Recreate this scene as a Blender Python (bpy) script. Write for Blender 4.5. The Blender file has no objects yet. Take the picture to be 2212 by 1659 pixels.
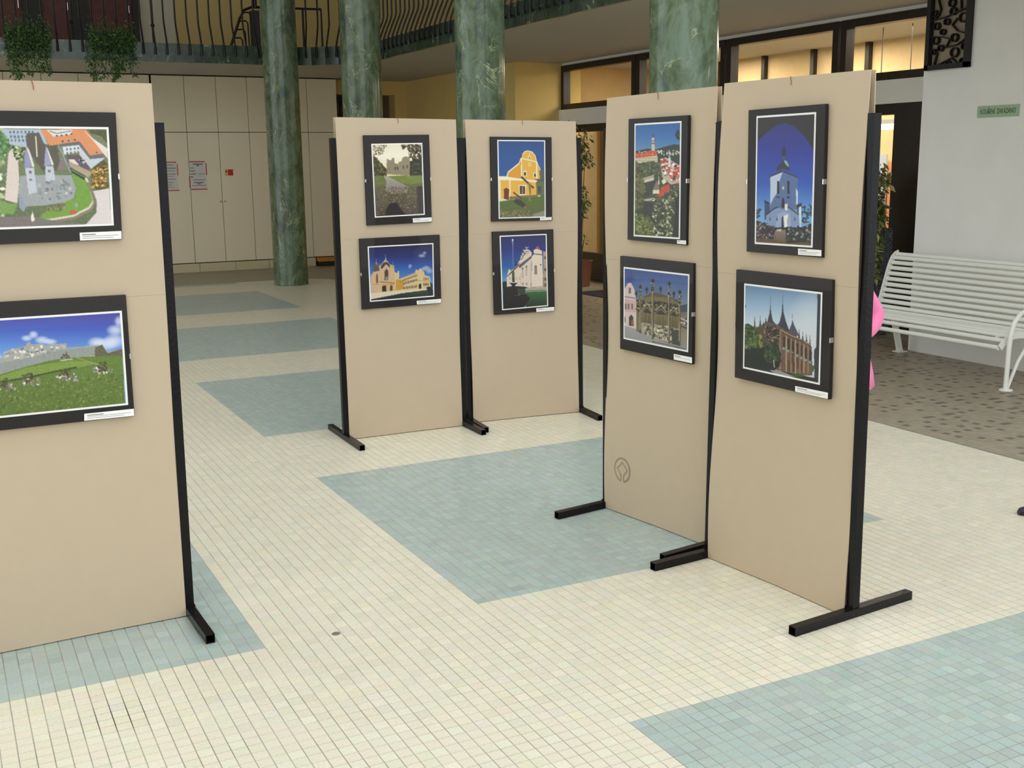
import bpy, bmesh, math, random
import numpy as np
from mathutils import Vector, Matrix

S = bpy.context.scene
COL = S.collection
random.seed(4)
RNG = np.random.default_rng(7)

# ------------------------------------------------------------------ camera
W_PX, H_PX, F_PX = 2212, 1659, 2418.0
PITCH, YAW, ROLL = 0.196, 0.475, -0.012
CAM = np.array([-1.904, -4.030, 1.814])
_cp, _sp, _cw, _sw = math.cos(PITCH), math.sin(PITCH), math.cos(YAW), math.sin(YAW)
FWD = np.array([_sw * _cp, _cw * _cp, -_sp])
RGT0 = np.array([_cw, -_sw, 0.0])
UP0 = np.cross(RGT0, FWD)
RGT = RGT0 * math.cos(ROLL) + UP0 * math.sin(ROLL)
UPV = -RGT0 * math.sin(ROLL) + UP0 * math.cos(ROLL)
cam_data = bpy.data.cameras.new('camera')
cam_data.sensor_width = 36.0
cam_data.lens = 36.0 * F_PX / W_PX
cam_data.clip_start, cam_data.clip_end = 0.05, 200
cam = bpy.data.objects.new('camera', cam_data)
COL.objects.link(cam)
cam.matrix_world = Matrix(((RGT[0], UPV[0], -FWD[0], CAM[0]), (RGT[1], UPV[1], -FWD[1], CAM[1]),
                           (RGT[2], UPV[2], -FWD[2], CAM[2]), (0, 0, 0, 1)))
S.camera = cam

# ------------------------------------------------------------------ light and exposure
S.view_settings.view_transform = 'Standard'
S.view_settings.look = 'None'
S.view_settings.gamma = 1.0
S.view_settings.use_curve_mapping = False
S.view_settings.exposure = 0.0
world = bpy.data.worlds.new('overcast_daylight')
S.world = world
world.use_nodes = True
_bg = world.node_tree.nodes['Background']
_bg.inputs[0].default_value = (0.93, 0.97, 1.0, 1)     # bright overcast sky outside the glazed front and over the part left unroofed
_bg.inputs[1].default_value = 1.64

# ------------------------------------------------------------------ helpers: geometry of the view, measured on real planes
def ray(x, y):
    return FWD + (x - W_PX / 2) / F_PX * RGT - (y - H_PX / 2) / F_PX * UPV
def on_floor(x, y, z=0.0):
    d = ray(x, y)
    return CAM + d * ((z - CAM[2]) / d[2])
def on_plane(x, y, p, n):
    d = ray(x, y)
    p, n = np.array(p, float), np.array(n, float)
    return CAM + d * (((p - CAM) @ n) / (d @ n))
def proj(p):
    d = np.array(p, float) - CAM
    z = d @ FWD
    return W_PX / 2 + F_PX * (d @ RGT) / z, H_PX / 2 - F_PX * (d @ UPV) / z, z

# ------------------------------------------------------------------ helpers: colour and materials
def lin(c):
    return tuple(((v / 255) / 12.92 if v / 255 <= .04045 else ((v / 255 + .055) / 1.055) ** 2.4) for v in c)
MATS = {}
def new_mat(name):
    m = bpy.data.materials.new(name)
    m.use_nodes = True
    MATS[name] = m
    nt = m.node_tree
    return m, nt, nt.nodes['Principled BSDF']
def mat(name, rgb, rough=.5, metal=0.0, var=0.0, scale=8.0, spec=.5, bump=0.0, coat=0.0):
    if name in MATS: return MATS[name]
    m, nt, b = new_mat(name)
    c = lin(rgb)
    b.inputs['Base Color'].default_value = (*c, 1)
    b.inputs['Roughness'].default_value = rough
    b.inputs['Metallic'].default_value = metal
    b.inputs['Specular IOR Level'].default_value = spec
    b.inputs['Coat Weight'].default_value = coat
    if var > 0 or bump > 0:
        tc = nt.nodes.new('ShaderNodeTexCoord')
        nz = nt.nodes.new('ShaderNodeTexNoise')
        nz.inputs['Scale'].default_value = scale
        nz.inputs['Detail'].default_value = 5
        nt.links.new(tc.outputs['Object'], nz.inputs['Vector'])
        if var > 0:
            rp = nt.nodes.new('ShaderNodeValToRGB')
            rp.color_ramp.elements[0].position = .3
            rp.color_ramp.elements[1].position = .7
            rp.color_ramp.elements[0].color = (*[v * (1 - var) for v in c], 1)
            rp.color_ramp.elements[1].color = (*[min(1, v * (1 + var)) for v in c], 1)
            nt.links.new(nz.outputs['Fac'], rp.inputs['Fac'])
            nt.links.new(rp.outputs['Color'], b.inputs['Base Color'])
        if bump > 0:
            bp = nt.nodes.new('ShaderNodeBump')
            bp.inputs['Strength'].default_value = bump
            bp.inputs['Distance'].default_value = .01
            nt.links.new(nz.outputs['Fac'], bp.inputs['Height'])
            nt.links.new(bp.outputs['Normal'], b.inputs['Normal'])
    return m
def emit_mat(name, rgb, strength):
    m, nt, b = new_mat(name)
    b.inputs['Emission Color'].default_value = (*lin(rgb), 1)
    b.inputs['Emission Strength'].default_value = strength
    b.inputs['Base Color'].default_value = (*lin(rgb), 1)
    return m
def glass_mat(name, tint=(1, 1, 1), ior=1.45, rough=.02):
    m, nt, b = new_mat(name)
    out = nt.nodes['Material Output']
    nt.nodes.remove(b)
    tr = nt.nodes.new('ShaderNodeBsdfTransparent'); tr.inputs[0].default_value = (*tint, 1)
    gl = nt.nodes.new('ShaderNodeBsdfGlossy'); gl.inputs['Roughness'].default_value = rough
    fr = nt.nodes.new('ShaderNodeFresnel'); fr.inputs[0].default_value = ior
    mx = nt.nodes.new('ShaderNodeMixShader')
    ge = nt.nodes.new('ShaderNodeNewGeometry')        # the inner face of a pane adds no second mirror image
    iv = nt.nodes.new('ShaderNodeMath'); iv.operation = 'SUBTRACT'; iv.inputs[0].default_value = 1.0
    fm = nt.nodes.new('ShaderNodeMath'); fm.operation = 'MULTIPLY'
    nt.links.new(ge.outputs['Backfacing'], iv.inputs[1]); nt.links.new(fr.outputs[0], fm.inputs[0]); nt.links.new(iv.outputs[0], fm.inputs[1])
    nt.links.new(fm.outputs[0], mx.inputs[0]); nt.links.new(tr.outputs[0], mx.inputs[1]); nt.links.new(gl.outputs[0], mx.inputs[2])
    nt.links.new(mx.outputs[0], out.inputs[0])
    return m
def attr_mat(name, rough=.5, spec=.5, noise=0.0, nscale=60.0):
    m, nt, b = new_mat(name)
    a = nt.nodes.new('ShaderNodeAttribute'); a.attribute_name = 'tint'
    src = a.outputs['Color']
    if noise > 0:
        tc = nt.nodes.new('ShaderNodeTexCoord')
        nz = nt.nodes.new('ShaderNodeTexNoise'); nz.inputs['Scale'].default_value = nscale; nz.inputs['Detail'].default_value = 4
        nt.links.new(tc.outputs['Object'], nz.inputs['Vector'])
        mr = nt.nodes.new('ShaderNodeMapRange')
        mr.inputs[1].default_value = .3; mr.inputs[2].default_value = .7; mr.inputs[3].default_value = 1 - noise; mr.inputs[4].default_value = 1 + noise
        nt.links.new(nz.outputs['Fac'], mr.inputs[0])
        mul = nt.nodes.new('ShaderNodeVectorMath'); mul.operation = 'SCALE'
        nt.links.new(src, mul.inputs[0]); nt.links.new(mr.outputs[0], mul.inputs['Scale'])
        src = mul.outputs[0]
    nt.links.new(src, b.inputs['Base Color'])
    b.inputs['Roughness'].default_value = rough
    b.inputs['Specular IOR Level'].default_value = spec
    return m
def marble_mat(name, shades=((44, 56, 50), (62, 82, 70), (92, 108, 78), (104, 126, 108), (96, 100, 66), (142, 158, 122))):
    m, nt, b = new_mat(name)
    N, L = nt.nodes.new, nt.links.new
    tc = N('ShaderNodeTexCoord'); oi = N('ShaderNodeObjectInfo')
    ad = N('ShaderNodeVectorMath'); ad.operation = 'MULTIPLY_ADD'
    ad.inputs[1].default_value = (1, 1, .55)
    cb = N('ShaderNodeCombineXYZ')
    ml = N('ShaderNodeMath'); ml.operation = 'MULTIPLY'; ml.inputs[1].default_value = 37.0
    L(oi.outputs['Random'], ml.inputs[0]); L(ml.outputs[0], cb.inputs[0]); L(ml.outputs[0], cb.inputs[2])
    L(tc.outputs['Object'], ad.inputs[0]); L(cb.outputs[0], ad.inputs[2])
    n1 = N('ShaderNodeTexNoise'); n1.inputs['Scale'].default_value = 4.2; n1.inputs['Detail'].default_value = 10; n1.inputs['Roughness'].default_value = .74; n1.inputs['Distortion'].default_value = .5
    L(ad.outputs[0], n1.inputs['Vector'])
    r1 = N('ShaderNodeValToRGB')
    e = r1.color_ramp.elements
    e[0].position = .28; e[0].color = (*lin(shades[0]), 1)
    e[1].position = .78; e[1].color = (*lin(shades[5]), 1)
    for p, c in zip((.40, .49, .57, .66), shades[1:5]):
        q = e.new(p); q.color = (*lin(c), 1)
    L(n1.outputs['Fac'], r1.inputs['Fac'])
    n2 = N('ShaderNodeTexNoise'); n2.inputs['Scale'].default_value = 2.6; n2.inputs['Detail'].default_value = 6; n2.inputs['Roughness'].default_value = .62; n2.inputs['Distortion'].default_value = 1.2
    L(ad.outputs[0], n2.inputs['Vector'])
    sb = N('ShaderNodeMath'); sb.operation = 'SUBTRACT'; sb.inputs[1].default_value = .5
    L(n2.outputs['Fac'], sb.inputs[0])
    ab = N('ShaderNodeMath'); ab.operation = 'ABSOLUTE'; L(sb.outputs[0], ab.inputs[0])
    r2 = N('ShaderNodeValToRGB')
    r2.color_ramp.elements[0].position = .002; r2.color_ramp.elements[0].color = (1, 1, 1, 1)
    r2.color_ramp.elements[1].position = .009; r2.color_ramp.elements[1].color = (0, 0, 0, 1)
    L(ab.outputs[0], r2.inputs['Fac'])
    mk = N('ShaderNodeMath'); mk.operation = 'MULTIPLY'; L(r2.outputs['Color'], mk.inputs[0])
    n3 = N('ShaderNodeTexNoise'); n3.inputs['Scale'].default_value = 5.0; L(ad.outputs[0], n3.inputs['Vector'])
    r3 = N('ShaderNodeValToRGB'); r3.color_ramp.elements[0].position = .45; r3.color_ramp.elements[1].position = .62
    L(n3.outputs['Fac'], r3.inputs['Fac']); L(r3.outputs['Color'], mk.inputs[1])
    mx = N('ShaderNodeMix'); mx.data_type = 'RGBA'
    L(mk.outputs[0], mx.inputs['Factor']); L(r1.outputs['Color'], mx.inputs['A']); mx.inputs['B'].default_value = (*lin((176, 180, 140)), 1)
    L(mx.outputs['Result'], b.inputs['Base Color'])
    b.inputs['Roughness'].default_value = .2
    b.inputs['Specular IOR Level'].default_value = .5
    return m

M_marble = marble_mat('green_marble')
M_marble_shaded = marble_mat('shaded_green_marble', ((30, 38, 36), (42, 54, 48), (58, 72, 56), (64, 82, 70), (66, 72, 50), (90, 104, 80)))  # column marble again, with the fascia's shade put into the colours
M_board = mat('beige_hardboard', (197, 179, 153), .62, var=.012, scale=14, spec=.3)
M_boardback = mat('brown_hardboard_back', (120, 96, 74), .8, var=.06, scale=12)
M_steel = mat('black_enamelled_steel', (20, 19, 21), .26, var=.15, scale=60, bump=.12, spec=.2)
M_mount = mat('black_mount_board', (36, 32, 30), .6, spec=.3)
M_white = mat('white_card', (246, 245, 242), .6)
M_ink = mat('grey_print', (120, 118, 122), .7)
M_emblem = mat('faint_grey_ink', (166, 150, 128), .7)
M_red = mat('red_thread', (168, 78, 60), .7)
M_clip = mat('steel_clip', (200, 200, 205), .2, 1.0)
M_glass = glass_mat('picture_glass', (.995, .995, .995), 1.24, .01)
M_window = glass_mat('window_glass', (.95, .95, .93), 1.4, .02)
M_print = attr_mat('photographic_print', .35, .4)
M_cream_wall = mat('cream_plaster', (214, 208, 188), .85, var=.02, scale=2)
M_grey_wall = mat('white_plaster', (243, 242, 238), .85, var=.025, scale=3, bump=.05)
M_yellow = mat('yellow_plaster', (228, 200, 128), .85, var=.03, scale=2)
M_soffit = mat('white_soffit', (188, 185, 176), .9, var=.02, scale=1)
M_cab = mat('cream_laminate', (238, 227, 198), .5, var=.015, scale=2)
M_gap = mat('dark_joint', (60, 56, 46), .9)
M_plinth = mat('cream_stone', (206, 194, 158), .5, var=.05, scale=5)
M_brown_frame = mat('dark_brown_wood', (38, 28, 23), .4, var=.2, scale=30)
M_bench = mat('white_painted_metal', (244, 245, 236), .4, spec=.4)
M_leaf = attr_mat('leaf', .5, .4)
M_iron = mat('wrought_iron', (24, 21, 20), .55, var=.2, scale=40)
M_pink = mat('pink_cloth', (243, 132, 178), .8, var=.05, scale=30, bump=.1)
M_skin = mat('skin', (214, 168, 140), .55)
M_navy = mat('navy_denim', (38, 44, 66), .85, var=.1, scale=80)
M_hair = mat('brown_hair', (62, 42, 30), .6, var=.2, scale=60)
M_shoe = mat('dark_leather', (34, 30, 40), .4)

# ------------------------------------------------------------------ helpers: objects
def tag(o, label=None, cat=None, group=None, kind=None):
    if label: o['label'] = label
    if cat: o['category'] = cat
    if group: o['group'] = group
    if kind: o['kind'] = kind
    return o
def empty(name, loc=(0, 0, 0), parent=None):
    o = bpy.data.objects.new(name, None)
    COL.objects.link(o)
    o.empty_display_size = .1
    if parent: o.parent = parent
    o.location = loc
    return o
def link(name, me, m=None, parent=None, loc=None):
    o = bpy.data.objects.new(name, me)
    COL.objects.link(o)
    if m is not None and len(me.materials) == 0: me.materials.append(m)
    if parent is not None:
        o.parent = parent
        pw = Vector((0, 0, 0))
        p = parent
        while p is not None:
            pw += p.location; p = p.parent
        o.location = (Vector(loc) if loc is not None else Vector((0, 0, 0))) - (pw if loc is not None else pw)
    elif loc is not None:
        o.location = loc
    return o
class MB:
    """collects shapes; all coordinates are world coordinates unless the caller says otherwise"""
    def __init__(s): s.v, s.f = [], []
    def add(s, vs, fs):
        o = len(s.v)
        s.v += [tuple(map(float, v)) for v in vs]
        s.f += [tuple(i + o for i in f) for f in fs]
        return s
    def box(s, x0, x1, y0, y1, z0, z1):
        v = [(x, y, z) for x in (x0, x1) for y in (y0, y1) for z in (z0, z1)]
        return s.add(v, [(0, 1, 3, 2), (4, 6, 7, 5), (0, 4, 5, 1), (2, 3, 7, 6), (0, 2, 6, 4), (1, 5, 7, 3)])
    def beam(s, p, q, w, h, up=(0, 0, 1)):
        p, q, up = np.array(p, float), np.array(q, float), np.array(up, float)
        d = q - p; d /= np.linalg.norm(d)
        a = np.cross(d, up); a /= np.linalg.norm(a)
        b = np.cross(a, d)
        v = [c + sa * a * w / 2 + sb * b * h / 2 for c in (p, q) for sa in (-1, 1) for sb in (-1, 1)]
        return s.add(v, [(0, 1, 3, 2), (4, 6, 7, 5), (0, 4, 5, 1), (2, 3, 7, 6), (0, 2, 6, 4), (1, 5, 7, 3)])
    def hollow(s, p, q, w, t=.004):
        """a square tube with open ends"""
        p, q = np.array(p, float), np.array(q, float)
        d = (q - p) / np.linalg.norm(q - p)
        up = np.array((0, 0, 1.0)) if abs(d[2]) < .9 else np.array((1.0, 0, 0))
        a = np.cross(d, up); a /= np.linalg.norm(a); b = np.cross(a, d)
        ring = [(-1, -1), (1, -1), (1, 1), (-1, 1)]
        v = [c + (i * a + j * b) * r for c in (p, q) for r in (w / 2, w / 2 - t) for i, j in ring]
        f = []
        for k in range(4):
            n = (k + 1) % 4
            f += [(k, n, 8 + n, 8 + k), (4 + n, 4 + k, 12 + k, 12 + n), (n, k, 4 + k, 4 + n), (8 + k, 8 + n, 12 + n, 12 + k)]
        return s.add(v, f)
    def tube(s, pts, r, n=8, cap=True):
        pts = [np.array(p, float) for p in pts]
        rs = r if isinstance(r, (list, tuple)) else [r] * len(pts)
        prev = None
        o = len(s.v)
        for i, p in enumerate(pts):
            d = pts[min(i + 1, len(pts) - 1)] - pts[max(i - 1, 0)]
            d /= (np.linalg.norm(d) + 1e-9)
            if prev is None:
                ref = np.array((0, 0, 1.0)) if abs(d[2]) < .9 else np.array((1.0, 0, 0))
                a = np.cross(d, ref)
            else:
                a = prev - d * (prev @ d)
            a /= np.linalg.norm(a); prev = a
            b = np.cross(d, a)
            for k in range(n):
                t = 2 * math.pi * k / n
                s.v.append(tuple(p + rs[i] * (math.cos(t) * a + math.sin(t) * b)))
        for i in range(len(pts) - 1):
            for k in range(n):
                k2 = (k + 1) % n
                s.f.append((o + i * n + k, o + i * n + k2, o + (i + 1) * n + k2, o + (i + 1) * n + k))
        if cap:
            s.f.append(tuple(o + k for k in range(n))[::-1])
            s.f.append(tuple(o + (len(pts) - 1) * n + k for k in range(n)))
        return s
    def quad_slab(s, tl, tr, br, bl, back):
        """a quad given by its front corners, extruded by vector back"""
        c = [np.array(p, float) for p in (tl, tr, br, bl)]
        v = c + [p + np.array(back) for p in c]
        return s.add(v, [(0, 3, 2, 1), (4, 5, 6, 7), (0, 1, 5, 4), (1, 2, 6, 5), (2, 3, 7, 6), (3, 0, 4, 7)])
    def lathe(s, c, prof, n=32, cap=True):
        o = len(s.v)
        for r, z in prof:
            for k in range(n):
                t = 2 * math.pi * k / n
                s.v.append((c[0] + r * math.cos(t), c[1] + r * math.sin(t), c[2] + z))
        for i in range(len(prof) - 1):
            for k in range(n):
                k2 = (k + 1) % n
                s.f.append((o + i * n + k, o + i * n + k2, o + (i + 1) * n + k2, o + (i + 1) * n + k))
        if cap:
            s.f.append(tuple(o + k for k in range(n))[::-1])
            s.f.append(tuple(o + (len(prof) - 1) * n + k for k in range(n)))
        return s
    def mesh(s, name, smooth=False, fix=True):
        me = bpy.data.meshes.new(name)
        me.from_pydata(s.v, [], s.f)
        me.update()
        if fix:
            bm = bmesh.new(); bm.from_mesh(me)
            bmesh.ops.recalc_face_normals(bm, faces=bm.faces)
            bm.to_mesh(me); bm.free()
        if smooth:
            me.polygons.foreach_set('use_smooth', [True] * len(me.polygons))
            me.set_sharp_from_angle(angle=math.radians(40))
        return me
    def build(s, name, m, parent=None, smooth=False, bevel=0.0, fix=True):
        o = link(name, s.mesh(name, smooth, fix), m, parent)
        if bevel > 0:
            b = o.modifiers.new('edge', 'BEVEL'); b.width = bevel; b.segments = 2; b.limit_method = 'ANGLE'
        return o
def structure(name, mb, m, **k):
    return tag(mb.build(name, m, **k), kind='structure')
def set_tint(me, cols, domain='POINT'):
    a = me.color_attributes.new('tint', 'FLOAT_COLOR', domain)
    arr = np.ones((len(cols), 4), np.float32); arr[:, :3] = cols
    a.data.foreach_set('color', arr.ravel())

# ================================================================== the setting: floor
TILE = .05
GX, GY = -.020, -.030                 # grid origin: near-left corner of the large green field
CREAM_X, CREAM_Y, CREAM_R = 3.85, 13.63, .7
def is_green(i, j):
    return i < 46 and (i % 64) < 46 and (j % 67) < 44

M_grout, nt, b = new_mat('grey_grout')
tc = nt.nodes.new('ShaderNodeTexCoord')
nz = nt.nodes.new('ShaderNodeTexNoise'); nz.inputs['Scale'].default_value = 5; nz.inputs['Detail'].default_value = 4
nt.links.new(tc.outputs['Object'], nz.inputs['Vector'])
rp = nt.nodes.new('ShaderNodeValToRGB')
rp.color_ramp.elements[0].position = .35; rp.color_ramp.elements[0].color = (*lin((140, 134, 124)), 1)
rp.color_ramp.elements[1].position = .65; rp.color_ramp.elements[1].color = (*lin((176, 170, 156)), 1)
nt.links.new(nz.outputs['Fac'], rp.inputs['Fac'])
# dirt soaked into the joints at one spot near the first stand
sub = nt.nodes.new('ShaderNodeVectorMath'); sub.operation = 'DISTANCE'
sub.inputs[1].default_value = (-1.50, -.33, 0)
nt.links.new(tc.outputs['Object'], sub.inputs[0])
mr = nt.nodes.new('ShaderNodeMapRange'); mr.inputs[1].default_value = .05; mr.inputs[2].default_value = .17; mr.inputs[3].default_value = .95; mr.inputs[4].default_value = 0
nt.links.new(sub.outputs['Value'], mr.inputs[0])
mx = nt.nodes.new('ShaderNodeMix'); mx.data_type = 'RGBA'
nt.links.new(mr.outputs[0], mx.inputs['Factor']); nt.links.new(rp.outputs['Color'], mx.inputs['A']); mx.inputs['B'].default_value = (*lin((52, 46, 42)), 1)
nt.links.new(mx.outputs['Result'], b.inputs['Base Color'])
b.inputs['Roughness'].default_value = .85

floor = structure('floor', MB().box(-8, 9.6, -9, 19.5, -.25, -.0012), M_grout)

M_tile = attr_mat('glazed_tile', .33, .45, .07, 90)
def tile_colour(green, n):
    if green:
        base = np.array(lin((171, 185, 177)))
        r = RNG.normal(0, 1, (n, 1))
        c = base * (1 + .038 * r)
        c = c + RNG.normal(0, .010, (n, 3))
    else:
        base = np.array(lin((223, 217, 194)))
        c = base * (1 + .025 * RNG.normal(0, 1, (n, 1))) + RNG.normal(0, .012, (n, 3)) * np.array((1.2, .7, 1.0))
    return np.clip(c, .02, .95)
def in_cream(x, y):
    if x > CREAM_X or y > CREAM_Y: return False
    cx, cy = CREAM_X - CREAM_R, CREAM_Y - CREAM_R
    return not (x > cx and y > cy and math.hypot(x - cx, y - cy) > CREAM_R)
tiles = []
for i in range(int(-4.2 / TILE), int((CREAM_X - GX) / TILE) + 1):
    for j in range(int(-3.0 / TILE), int((CREAM_Y - GY) / TILE) + 1):
        x, y = GX + (i + .5) * TILE, GY + (j + .5) * TILE
        if not in_cream(x + .02, y + .02): continue
        px, py, z = proj((x, y, 0))
        # keep a wide margin around the photograph's view
        if z < .3 or px < -1500 or px > 3700 or py > 2600: continue
        tiles.append((i, j, x, y, is_green(i, j), z if (8 < px < W_PX - 8 and py < H_PX - 8) else 99 + z))
tiles.sort(key=lambda t: t[5])
near, far = tiles[:300], tiles[300:]
HT = .0235
def tile_verts(x, y, z0=-.0012, z1=0.0, h=HT):
    return [(x - h, y - h, z0), (x + h, y - h, z0), (x + h, y + h, z0), (x - h, y + h, z0),
            (x - h + .0006, y - h + .0006, z1), (x + h - .0006, y - h + .0006, z1), (x + h - .0006, y + h - .0006, z1), (x - h + .0006, y + h - .0006, z1)]
TF = [(4, 5, 6, 7), (0, 1, 5, 4), (1, 2, 6, 5), (2, 3, 7, 6), (3, 0, 4, 7)]
variants = {}
for g in (True, False):
    variants[g] = []
    for k in range(6):
        me = bpy.data.meshes.new('tile')
        me.from_pydata(tile_verts(0, 0), [], TF); me.update()
        c = tile_colour(g, 1)[0]
        set_tint(me, np.repeat(c[None], 8, 0))
        me.materials.append(M_tile)
        variants[g].append(me)
for t in near:
    o = bpy.data.objects.new('tile', random.choice(variants[t[4]]))
    COL.objects.link(o); o.parent = floor; o.location = (t[2], t[3], 0)
def tile_field(name, sel, green):
    if not sel: return
    n = len(sel)
    P = np.array([(t[2], t[3], 0) for t in sel])
    T0 = np.array(tile_verts(0, 0))
    v = (P[:, None, :] + T0[None]).reshape(-1, 3)
    f = (np.arange(n)[:, None, None] * 8 + np.array(TF)[None]).reshape(-1, 4)
    me = bpy.data.meshes.new(name)
    me.vertices.add(len(v)); me.vertices.foreach_set('co', v.ravel())
    me.loops.add(f.size); me.loops.foreach_set('vertex_index', f.ravel())
    me.polygons.add(len(f)); me.polygons.foreach_set('loop_start', np.arange(len(f)) * 4)
    me.update(calc_edges=True)
    me.shade_flat()
    c = tile_colour(green, n)
    set_tint(me, np.repeat(c, 8, 0))
    me.materials.append(M_tile)
    o = link(name, me, None, floor)
    o['kind'] = 'stuff'
tile_field('cream_tiles', [t for t in far if not t[4]], False)
tile_field('green_tiles', [t for t in far if t[4]], True)

# brown terrazzo-like border paving with its darker inlaid stones
M_paving, nt, b = new_mat('brown_paving')
tc = nt.nodes.new('ShaderNodeTexCoord')
nz = nt.nodes.new('ShaderNodeTexNoise'); nz.inputs['Scale'].default_value = 14; nz.inputs['Detail'].default_value = 6
nt.links.new(tc.outputs['Object'], nz.inputs['Vector'])
br = nt.nodes.new('ShaderNodeTexBrick')
br.offset = 0; br.inputs['Scale'].default_value = 1.0; br.inputs['Brick Width'].default_value = .05; br.inputs['Row Height'].default_value = .05
br.inputs['Mortar Size'].default_value = .0016
br.inputs['Color1'].default_value = (*lin((178, 165, 141)), 1); br.inputs['Color2'].default_value = (*lin((160, 148, 128)), 1); br.inputs['Mortar'].default_value = (*lin((132, 122, 106)), 1)
nt.links.new(tc.outputs['Object'], br.inputs['Vector'])
mx = nt.nodes.new('ShaderNodeMix'); mx.data_type = 'RGBA'; mx.blend_type = 'MULTIPLY'; mx.inputs['Factor'].default_value = .5
nt.links.new(br.outputs['Color'], mx.inputs['A']); nt.links.new(nz.outputs['Color'], mx.inputs['B'])
mx2 = nt.nodes.new('ShaderNodeMix'); mx2.data_type = 'RGBA'; mx2.inputs['Factor'].default_value = .55
nt.links.new(mx.outputs['Result'], mx2.inputs['A']); nt.links.new(br.outputs['Color'], mx2.inputs['B'])
nt.links.new(mx2.outputs['Result'], b.inputs['Base Color'])
b.inputs['Roughness'].default_value = .4
out = [(CREAM_X, -9), (9.6, -9), (9.6, 19.5), (-8, 19.5), (-8, CREAM_Y), (CREAM_X - CREAM_R, CREAM_Y)]
arc = [(CREAM_X - CREAM_R + CREAM_R * math.cos(a), CREAM_Y - CREAM_R + CREAM_R * math.sin(a)) for a in np.radians(np.arange(82, -1, -8))]
pts = out + arc
mb = MB()
mb.add([(x, y, .0004) for x, y in pts] + [(x, y, -.0011) for x, y in pts],
       [tuple(range(len(pts)))] + [(k, k + len(pts), (k + 1) % len(pts) + len(pts), (k + 1) % len(pts)) for k in range(len(pts))])
paving = mb.build('border_paving', M_paving, floor)
M_inlay = mat('dark_inlay_stone', (106, 96, 86), .4, var=.2, scale=20)
mb = MB()
for jx in range(0, 28):
    for jy in range(-30, 90):
        x = CREAM_X + .09 + jx * .1 + (.05 if jy % 2 else 0); y = jy * .1
        if x > 6.25 and not (3.7 < y < 11.6 and x < 7.1): continue
        if random.random() > .46: continue
        s = .023
        x += random.choice((0, 0, .05)); 
        mb.add([(x - s, y - s, .0009), (x + s, y - s, .0009), (x + s, y + s, .0009), (x - s, y + s, .0009),
                (x - s, y - s, .0004), (x + s, y - s, .0004), (x + s, y + s, .0004), (x - s, y + s, .0004)],
               [(0, 1, 2, 3), (0, 4, 5, 1), (1, 5, 6, 2), (2, 6, 7, 3), (3, 7, 4, 0)])
o = mb.build('inlaid_stones', M_inlay, floor, fix=False); o['kind'] = 'stuff'

# ================================================================== the setting: walls, balcony, upper floor
SOF = 3.31        # underside of the balcony
BX, BY, BR_ = 4.20, 13.30, 1.3   # balcony edge along the right and the back, rounded corner
YB = 16.15        # rear wall
XW, XN = 6.30, 7.17  # right-hand wall and the glazed wall set back in its recess
YN0, YN1 = 3.63, 11.70
TOPF = 3.56

# slab
edge = [(-8, BY), (BX - BR_, BY)] + [(BX - BR_ + BR_ * math.cos(a), BY - BR_ + BR_ * math.sin(a)) for a in np.radians(np.arange(80, 0, -10))] + [(BX, BY - BR_), (BX, -2.4)]  # near end stops short, unseen, to let daylight reach the pier
poly = edge + [(9.6, -2.4), (9.6, 19.5), (-8, 19.5)]
n = len(poly)
mb = MB()
mb.add([(x, y, SOF) for x, y in poly] + [(x, y, TOPF - .02) for x, y in poly],
       [tuple(range(n))[::-1], tuple(range(n, 2 * n))] + [(k, (k + 1) % n, (k + 1) % n + n, k + n) for k in range(n)])
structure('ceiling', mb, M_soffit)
# marble fascia along the edge
def offset_edge(d):
    res = []
    for k, (x, y) in enumerate(edge):
        if k <= 1: res.append((x, y - d))
        elif k >= len(edge) - 2: res.append((x - d, y))
        else:
            cx, cy = BX - BR_, BY - BR_
            a = math.atan2(y - cy, x - cx)
            res.append((cx + (BR_ - d) * math.cos(a), cy + (BR_ - d) * math.sin(a)))
    return res
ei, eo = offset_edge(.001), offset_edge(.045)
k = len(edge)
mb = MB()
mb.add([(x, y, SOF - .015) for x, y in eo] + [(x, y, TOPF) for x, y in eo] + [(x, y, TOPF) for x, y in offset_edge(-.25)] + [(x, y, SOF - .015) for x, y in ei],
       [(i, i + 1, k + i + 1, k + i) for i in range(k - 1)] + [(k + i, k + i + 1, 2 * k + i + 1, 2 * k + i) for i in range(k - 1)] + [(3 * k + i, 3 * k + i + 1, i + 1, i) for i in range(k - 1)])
structure('trim_1', mb, M_marble_shaded)

# rear wall under the balcony with a doorway, alcove walls, piers
structure('wall_back', MB().box(-8, 1.58, YB, YB + .3, 0, SOF).box(1.58, 4.82, YB + .1, YB + .3, 0, SOF).box(4.82, 6.08, YB, YB + .3, 3.06, SOF).box(6.08, 6.32, YB, YB + .3, 0, SOF), M_yellow)
structure('wall_passage', MB().box(4.0, 7.4, 18.9, 19.0, 0, SOF).box(6.09, 6.2, YB + .3, 18.9, 0, SOF).box(4.5, 4.6, YB + .3, 18.9, 0, SOF), mat('brown_plaster', (176, 146, 108), .9))
structure('wall_right_far', MB().box(XW, XW + .25, YN1 + .0, YB + .001, 0, SOF).box(XW + .25, XN + .3, YN1, YN1 + .25, 0, SOF), M_yellow)
structure('wall_right_near', MB().box(XW, XN + .3, -2.4, YN0, 0, SOF), M_grey_wall)  # near end cut short out of view for the same daylight
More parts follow.
